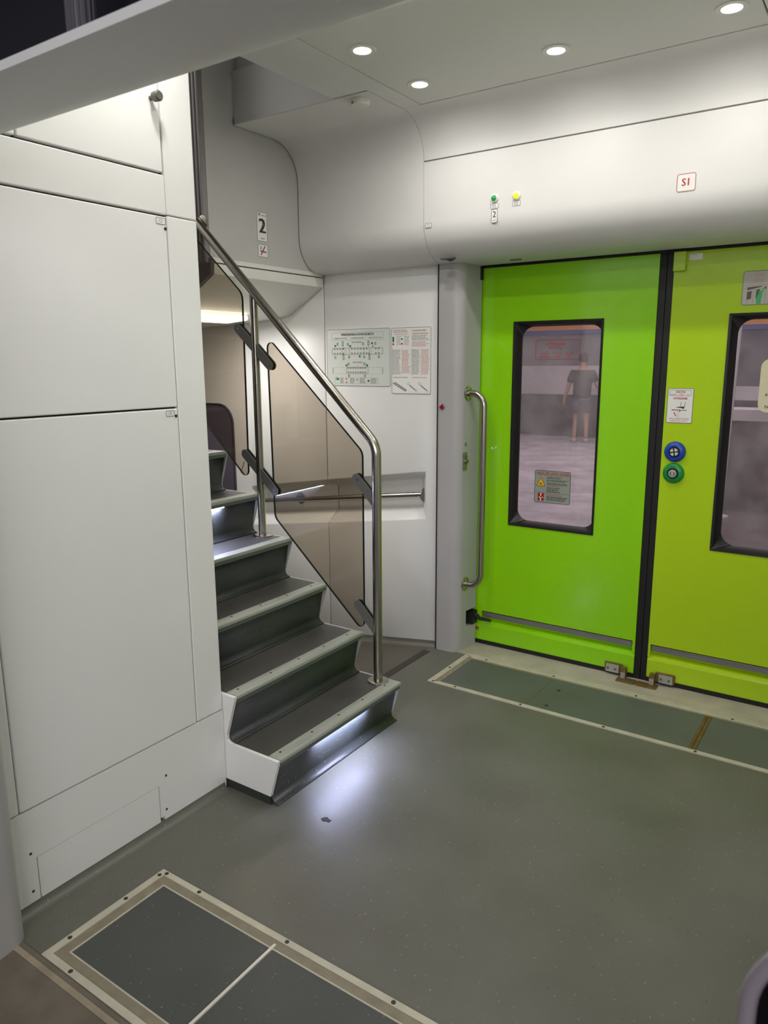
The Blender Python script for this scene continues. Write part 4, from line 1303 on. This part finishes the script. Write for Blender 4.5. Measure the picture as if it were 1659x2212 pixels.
m.prism([(0.022, 0.025), (0.027, 0.029), (0.027, 0.026), (0.031, 0.026), (0.031, 0.024), (0.027, 0.024), (0.027, 0.021)], fr, 0.0012, 0.0016); m.prism([(0.046, 0.025), (0.041, 0.029), (0.041, 0.026), (0.036, 0.026), (0.036, 0.024), (0.041, 0.024), (0.041, 0.021)], fr, 0.0012, 0.0016); m.build('arrows', PAPER, s)
m = MB(); m.prism(bar2((0.030, 0.032), (0.038, 0.020), 0.003), fr, 0.0016, 0.0019); m.build('bar_mark', INK, s)

# right leaf: step sign, buttons, diagrams, notice, small tag
fr = face_y(-0.788, Y_DOOR, 1.190)
s = sign('step_warning_sign', 'white step warning sign with red lettering on the right green door', 'sign', fr, 0.105, 0.146, 0.006, PAPER, BORDER, 0.0022)
m = MB(); text(m, 'USCITA', fr, 0.052, 0.130, 0.010, 0.038, slant=0.1, bold=0.0004); text(m, 'AUSGANG', fr, 0.024, 0.119, 0.005, 0.024); text(m, 'SORTIE', fr, 0.057, 0.119, 0.005, 0.018); text(m, 'EXIT', fr, 0.083, 0.119, 0.005, 0.012)
text(m, 'ATTENZIONE', fr, 0.053, 0.103, 0.009, 0.056, slant=0.15, bold=0.0005)
text(m, 'PRIMA DI SCENDERE ATTENDERE', fr, 0.052, 0.018, 0.0055, 0.080, slant=0.15); text(m, "L'APERTURA DEL GRADINO", fr, 0.052, 0.009, 0.0055, 0.070, slant=0.15)
m.prism(rect(0.020, 0.053, 0.054, 0.0565), fr, 0.0012, 0.0016)
m.prism([(0.030, 0.046), (0.033, 0.046), (0.036, 0.036), (0.042, 0.031), (0.041, 0.029), (0.034, 0.033), (0.030, 0.041)], fr, 0.0012, 0.0016)
m.build('red_lettering', INKR, s)
m = MB(); m.ring(rrect(0.008, 0.114, 0.095, 0.138, 0.004), rrect(0.009, 0.115, 0.094, 0.137, 0.003), fr, 0.0012, 0.0015)
m.prism(rect(0.056, 0.0535, 0.081, 0.0555), fr, 0.0012, 0.0016); m.prism(bar2((0.055, 0.056), (0.053, 0.047), 0.003), fr, 0.0012, 0.0016)
m.prism(bar2((0.057, 0.089), (0.056, 0.070), 0.0015), fr, 0.0012, 0.0016); m.prism(bar2((0.074, 0.089), (0.072, 0.068), 0.0015), fr, 0.0012, 0.0016)
m.prism([(0.038, 0.065), (0.042, 0.068), (0.056, 0.069), (0.070, 0.070), (0.071, 0.064), (0.068, 0.060), (0.058, 0.064), (0.044, 0.065)], fr, 0.0012, 0.0016)
m.ring(rect(0.044, 0.026, 0.050, 0.048), rect(0.0445, 0.0265, 0.0495, 0.0475), fr, 0.0012, 0.0014)
m.build('pictogram', INK, s)


def door_button(z, rim, label, kind):
    q = thing('door_button', label, 'button', (-0.741, Y_DOOR, z), 'round buttons on the right green door')
    o_ = (-0.741, Y_DOOR, z)
    m = MB(); m.lathe([(0.044, 0), (0.044, 0.006), (0.041, 0.013), (0.034, 0.018), (0.024, 0.019), (0.022, 0.015)], o_, (0, -1, 0), 36); m.build('collar', rim, q, smooth='auto')
    m = MB(); m.lathe([(0.022, 0.015), (0.021, 0.020), (0.0165, 0.021)], o_, (0, -1, 0), 30); m.build('ring', BLACK, q, smooth='auto')
    fr = face_y(o_[0], Y_DOOR, z)
    if kind == 'speaker':
        m = MB()
        for a0 in (25, 115, 205, 295):
            for r in (0.006, 0.010, 0.014):
                A = [math.radians(a0 + 12 * k) for k in range(6)]
                m.prism([(r * math.cos(a), r * math.sin(a)) for a in A] + [((r + 0.0026) * math.cos(a), (r + 0.0026) * math.sin(a)) for a in A[::-1]], fr, 0.021, 0.0222)
        m.build('grille', PAPER, q)
    else:
        m = MB(); m.lathe([(0.0165, 0.020), (0.0165, 0.0235), (0.013, 0.025)], o_, (0, -1, 0), 28); m.build('cap', PILLAR, q, smooth='auto')
        m = MB()
        for sx in (-1, 1):
            m.prism(bar2((sx * 0.010, 0.0), (sx * 0.004, 0.008), 0.003), fr, 0.025, 0.0256); m.prism(bar2((sx * 0.010, 0.0), (sx * 0.004, -0.008), 0.003), fr, 0.025, 0.0256)
        m.build('arrow_marks', INK, q)
        m = MB(); text(m, 'APRE', fr, 0.0, 0.030, 0.0055, 0.022, off=0.0192); text(m, 'OPEN', fr, 0.0, -0.030, 0.0055, 0.022, off=0.0192); m.build('lettering', mat('ink_dark_green', (12, 80, 40), 0.5), q)


door_button(1.068, BLUE, 'round blue door button with slotted black centre', 'speaker')
door_button(0.976, GREENB, 'round green door button with two arrow marks', 'open')
fr = face_y(-0.533, Y_DOOR, 1.662)
s = sign('emergency_sign', 'grey emergency door sign with green figure at the right edge', 'sign', fr, 0.195, 0.129, 0.009, mat('sign_grey', (196, 194, 186), 0.4), BORDER, 0.002)
m = MB(); rnd = random.Random(2)
dashes(m, fr, 0.040, 0.085, 0.106, 0.120, 3, 0.55, 0.0016, rnd); dashes(m, fr, 0.040, 0.080, 0.083, 0.097, 3, 0.55, 0.0016, rnd); dashes(m, fr, 0.105, 0.180, 0.083, 0.120, 7, 0.5, 0.0016, rnd); m.build('fine_print', INKP, s)
m = MB(); m.prism(rect(0.002, 0.0745, 0.193, 0.0755), fr, 0.0012, 0.0015); m.prism(rect(0.095, 0.002, 0.0962, 0.075), fr, 0.0012, 0.0015)
m.prism(rect(0.0085, 0.060, 0.010, 0.069), fr, 0.0012, 0.0015)
for u in (0.018, 0.040, 0.082): m.prism(rect(u, 0.006, u + 0.0008, 0.064), fr, 0.0012, 0.0015)
m.build('rules', INKG, s)
m = MB(); m.prism([(0.018, 0.020), (0.034, 0.024), (0.035, 0.054), (0.019, 0.050)], fr, 0.0012, 0.0016); m.prism([(0.050, 0.024), (0.062, 0.026), (0.064, 0.060), (0.051, 0.057)], fr, 0.0012, 0.0016); m.prism([(0.018, 0.056), (0.070, 0.068), (0.070, 0.071), (0.018, 0.068)], fr, 0.0012, 0.0016); m.build('door_drawing', mat('drawing_brown', (104, 92, 88), 0.6), s)
m = MB(); m.prism([(0.054, 0.004), (0.070, 0.004), (0.070, 0.018), (0.073, 0.034), (0.074, 0.048), (0.080, 0.062), (0.077, 0.066), (0.072, 0.058), (0.068, 0.044), (0.062, 0.044), (0.056, 0.036), (0.053, 0.022)], fr, 0.0016, 0.002); m.prism(disc2(0.065, 0.048, 0.006, 14), fr, 0.0016, 0.0021); m.build('figure', PERSONG, s)
m = MB(); m.prism(rect(0.080, 0.060, 0.086, 0.068), fr, 0.0016, 0.002); m.build('red_mark', INKR, s)
fr = face_y(-0.740, Y_DOOR, 1.848)
s = sign('door_tag', 'small blank white tag at the top of the right green door', 'tag', fr, 0.050, 0.026, 0.002, PAPER, None)
m = MB(); dashes(m, fr, 0.014, 0.028, 0.019, 0.025, 1, 0.4, 0.0015, ragged=0); m.build('fine_print', INKL, s)
fr = face_y(-0.444, YW, 1.243)
s = thing('paper_notice', 'cream paper notice with rounded corners on the right door window', 'notice', (-0.34, YW, 1.243))
m = MB(); m.prism(rrect(0, 0, 0.20, 0.212, 0.034), fr, 0, 0.0008); m.build('sheet', CREAMP, s)
m = MB(); text(m, 'N', fr, 0.040, 0.098, 0.010, 0.010, off=0.0012, slant=0.2, bold=0.0008); text(m, 'ATT', fr, 0.036, 0.070, 0.011, 0.026, off=0.0012, slant=0.25, bold=0.0005); text(m, 'P', fr, 0.040, 0.052, 0.010, 0.007, off=0.0012, slant=0.2); text(m, 'Tim', fr, 0.036, 0.022, 0.011, 0.026, off=0.0012, slant=0.25, bold=0.0004); m.build('handwriting', INK, s)

# ================================================================== UPPER DECK GLIMPSE
t = thing('train_seat', 'blue seat on the upper deck glimpsed beside the ridged jamb', 'seat', (-3.45, 3.0, 1.905))
m = MB(); m.box((-3.56, 2.72, 2.0), (-3.46, 3.14, 2.70)); m.build('backrest', SEATB, t, bevel=0.03)
m = MB(); m.box((-3.49, 2.74, 2.62), (-3.43, 3.12, 2.84)); m.build('headrest', SEATL, t, bevel=0.03)
m = MB(); m.box((-3.50, 2.72, 2.10), (-3.05, 3.14, 2.20)); m.build('cushion', SEATB, t, bevel=0.03)
m = MB(); m.box((-3.40, 2.80, 1.905), (-3.20, 3.05, 2.10)); m.build('pedestal', SHADOW, t)
m = MB(); m.box((-4.3, 2.38, 1.88), (-2.60, 3.16, 1.90)); structure(m.build('floor_upper', SHADOW), 'floor of the upper deck', 'floor')

# ================================================================== OUTSIDE: FAR PLATFORM
m = MB(); m.box((-16, 3.6, -1.0), (6, 26, -0.9)); structure(m.build('ground', BALLAST), 'brown track bed outside the train', 'ground')
m = MB(); m.box((-16, 5.2, -0.9), (-2.25, 16.0, -0.2)); structure(m.build('platform', CONC), 'stained concrete platform outside, paled to imitate the reflection on the left door window', 'platform')  # pale tone stands in for interior reflections whitening the left window
t = thing('wall_station', 'long station wall behind the platform', 'wall', (-5, 16.1, -0.9)); t['kind'] = 'structure'
m = MB(); m.box((-16, 16.0, -0.9), (6, 16.3, 0.725)); m.build('dark_band', CONCD, t)
m = MB(); m.box((-16, 16.02, 0.725), (-3.2, 16.3, 1.35)); m.build('light_band', WALLL, t)
m = MB(); m.box((-16, 16.04, 1.35), (-3.2, 16.3, 2.12)); m.build('grey_band', WALLG, t)
m = MB(); m.box((-3.2, 16.04, 0.95), (6, 16.3, 2.12)); m.build('far_wall', WALLD, t)
m = MB(); m.box((-3.2, 15.6, 0.70), (6, 16.3, 0.95)); m.build('ledge', WALLL, t)
m = MB(); m.box((-16, 16.0, 2.12), (6, 16.3, 2.24)); m.build('orange_stripe', ORANGE, t)
m = MB(); m.box((-16, 16.01, 2.03), (6, 16.3, 2.12)); m.build('blue_stripe', SBLUE, t)
m = MB(); m.box((-16, 16.02, 2.24), (6, 16.3, 5.0)); m.build('upper_wall', WALLD, t)
m = MB(); m.box((-2.25, 12.6, 0.53), (6, 13.3, 0.70)); structure(m.build('platform.001', WALLL), 'pale kerb beyond the track bed outside', 'kerb')
m = MB(); m.box((-2.25, 12.63, -0.9), (6, 13.25, 0.53)); structure(m.build('platform.002', BALLAST), 'dark brown face below the pale kerb outside', 'platform')
t = thing('lamp_post', 'thin pale post seen through the right door window', 'post', (-2.0, 12.0, -0.9))
m = MB(); m.tube([(-1.98, 12.0, -0.9), (-1.92, 12.0, 2.4)], 0.035, 10); m.build('pole', PAPER, t, smooth='auto')
m = MB(); m.lathe([(0.12, 0), (0.12, 0.03), (0.05, 0.05)], (-1.98, 12.0, -0.9), (0, 0, 1), 16); m.build('base', PAPER, t, smooth='auto')


# ---- the person on the platform, seen from behind through the left window
def skin_body(name, joints, edges, m_, parent, sub=1):
    me = bpy.data.meshes.new(name)
    me.from_pydata([j[0] for j in joints], edges, [])
    o = bpy.data.objects.new(name, me)
    COL.objects.link(o)
    sm = o.modifiers.new('skin', 'SKIN')
    sm.use_smooth_shade = True
    for i, j in enumerate(joints):
        sv = me.skin_vertices[0].data[i]
        r = j[1] if isinstance(j[1], tuple) else (j[1], j[1])
        sv.radius = r
        sv.use_root = (i == 0)
    ss = o.modifiers.new('sub', 'SUBSURF'); ss.levels = sub; ss.render_levels = sub
    me.materials.append(m_)
    if parent:
        o.parent = parent; o.matrix_parent_inverse = Matrix.Translation(-parent.location)
    return o


px, py, pz = -5.28, 15.0, -0.2
t = thing('person', 'person in grey T-shirt and grey shorts walking away, seen through the left door window', 'person', (px, py, pz))
ang = math.radians(18)
ca, sa = math.cos(ang), math.sin(ang)
Q = lambda x, y, z: (px + x * ca - y * sa, py + x * sa + y * ca, pz + z)
J = [(Q(0, 0, 0.95), (0.11, 0.08)), (Q(0, 0, 1.12), (0.10, 0.07)), (Q(0, 0.01, 1.35), (0.12, 0.08)), (Q(0, 0.02, 1.47), (0.09, 0.08)), (Q(0, 0.03, 1.53), (0.055, 0.06)), (Q(0, 0.05, 1.62), (0.075, 0.095)), (Q(0, 0.05, 1.72), (0.07, 0.085)),
     (Q(-0.20, 0.01, 1.42), 0.06), (Q(-0.27, 0.0, 1.16), 0.046), (Q(-0.34, 0.06, 0.92), 0.034), (Q(-0.36, 0.08, 0.84), (0.022, 0.036)),
     (Q(0.20, 0.01, 1.42), 0.06), (Q(0.29, 0.0, 1.17), 0.046), (Q(0.44, 0.06, 0.96), 0.034), (Q(0.49, 0.08, 0.90), (0.022, 0.036)),
     (Q(-0.09, 0, 0.88), 0.095), (Q(-0.11, 0.10, 0.50), 0.055), (Q(-0.12, -0.02, 0.09), 0.04), (Q(-0.12, 0.12, 0.035), (0.04, 0.03)),
     (Q(0.09, 0, 0.88), 0.095), (Q(0.11, 0.02, 0.49), 0.06), (Q(0.12, -0.10, 0.09), 0.04), (Q(0.12, 0.04, 0.035), (0.04, 0.03))]
Ed = [(0, 1), (1, 2), (2, 3), (3, 4), (4, 5), (5, 6), (2, 7), (7, 8), (8, 9), (9, 10), (2, 11), (11, 12), (12, 13), (13, 14), (0, 15), (15, 16), (16, 17), (17, 18), (0, 19), (19, 20), (20, 21), (21, 22)]
for side, b in ((-1, 10), (1, 14)):
    bx = -0.36 if side < 0 else 0.49
    bz = 0.84 if side < 0 else 0.90
    for k, (dx, dy, dz) in enumerate(((-0.02, 0.045, -0.01), (-0.02, 0.035, -0.085), (-0.005, 0.02, -0.10), (0.01, 0.005, -0.095), (0.022, -0.01, -0.08))):
        J.append((Q(bx + dx * side * -1, 0.08 + dy, bz + dz), 0.011))
        Ed.append((b, len(J) - 1))
skin_body('body', J, Ed, SKIN, t)
SJ = [(Q(0, 0, 0.83), (0.22, 0.17)), (Q(0, 0, 1.12), (0.21, 0.155)), (Q(0, 0.01, 1.34), (0.235, 0.16)), (Q(0, 0.02, 1.46), (0.10, 0.09)), (Q(-0.20, 0.01, 1.41), 0.085), (Q(-0.26, 0, 1.20), 0.075), (Q(0.20, 0.01, 1.41), 0.085), (Q(0.27, 0, 1.21), 0.075)]
skin_body('shirt', SJ, [(0, 1), (1, 2), (2, 3), (2, 4), (4, 5), (2, 6), (6, 7)], SHIRT, t)
HJ = [(Q(0, 0, 1.06), (0.18, 0.14)), (Q(-0.09, 0.01, 0.82), 0.14), (Q(-0.12, 0.08, 0.56), 0.135), (Q(0.09, 0, 0.82), 0.14), (Q(0.12, 0.02, 0.56), 0.135)]
skin_body('shorts', HJ, [(0, 1), (1, 2), (0, 3), (3, 4)], SHORTS, t)
m = MB(); m.lathe([(0.02, 0.135), (0.07, 0.11), (0.092, 0.06), (0.094, 0.0), (0.08, -0.05), (0.05, -0.06)], Q(0, 0.035, 1.69), (0, 0, 1), 20); m.build('hair', HAIR, t, smooth='auto')
for sx, yy in ((-0.12, 0.06), (0.12, -0.02)):
    q = Q(sx, yy, 0.0)
    m = MB(); m.prism(rrect(-0.05, -0.13, 0.05, 0.15, 0.045), frame(q, (ca, sa, 0), (-sa, ca, 0), (0, 0, 1)), 0.0, 0.08); m.build('shoe', SHOE, t, bevel=0.02)
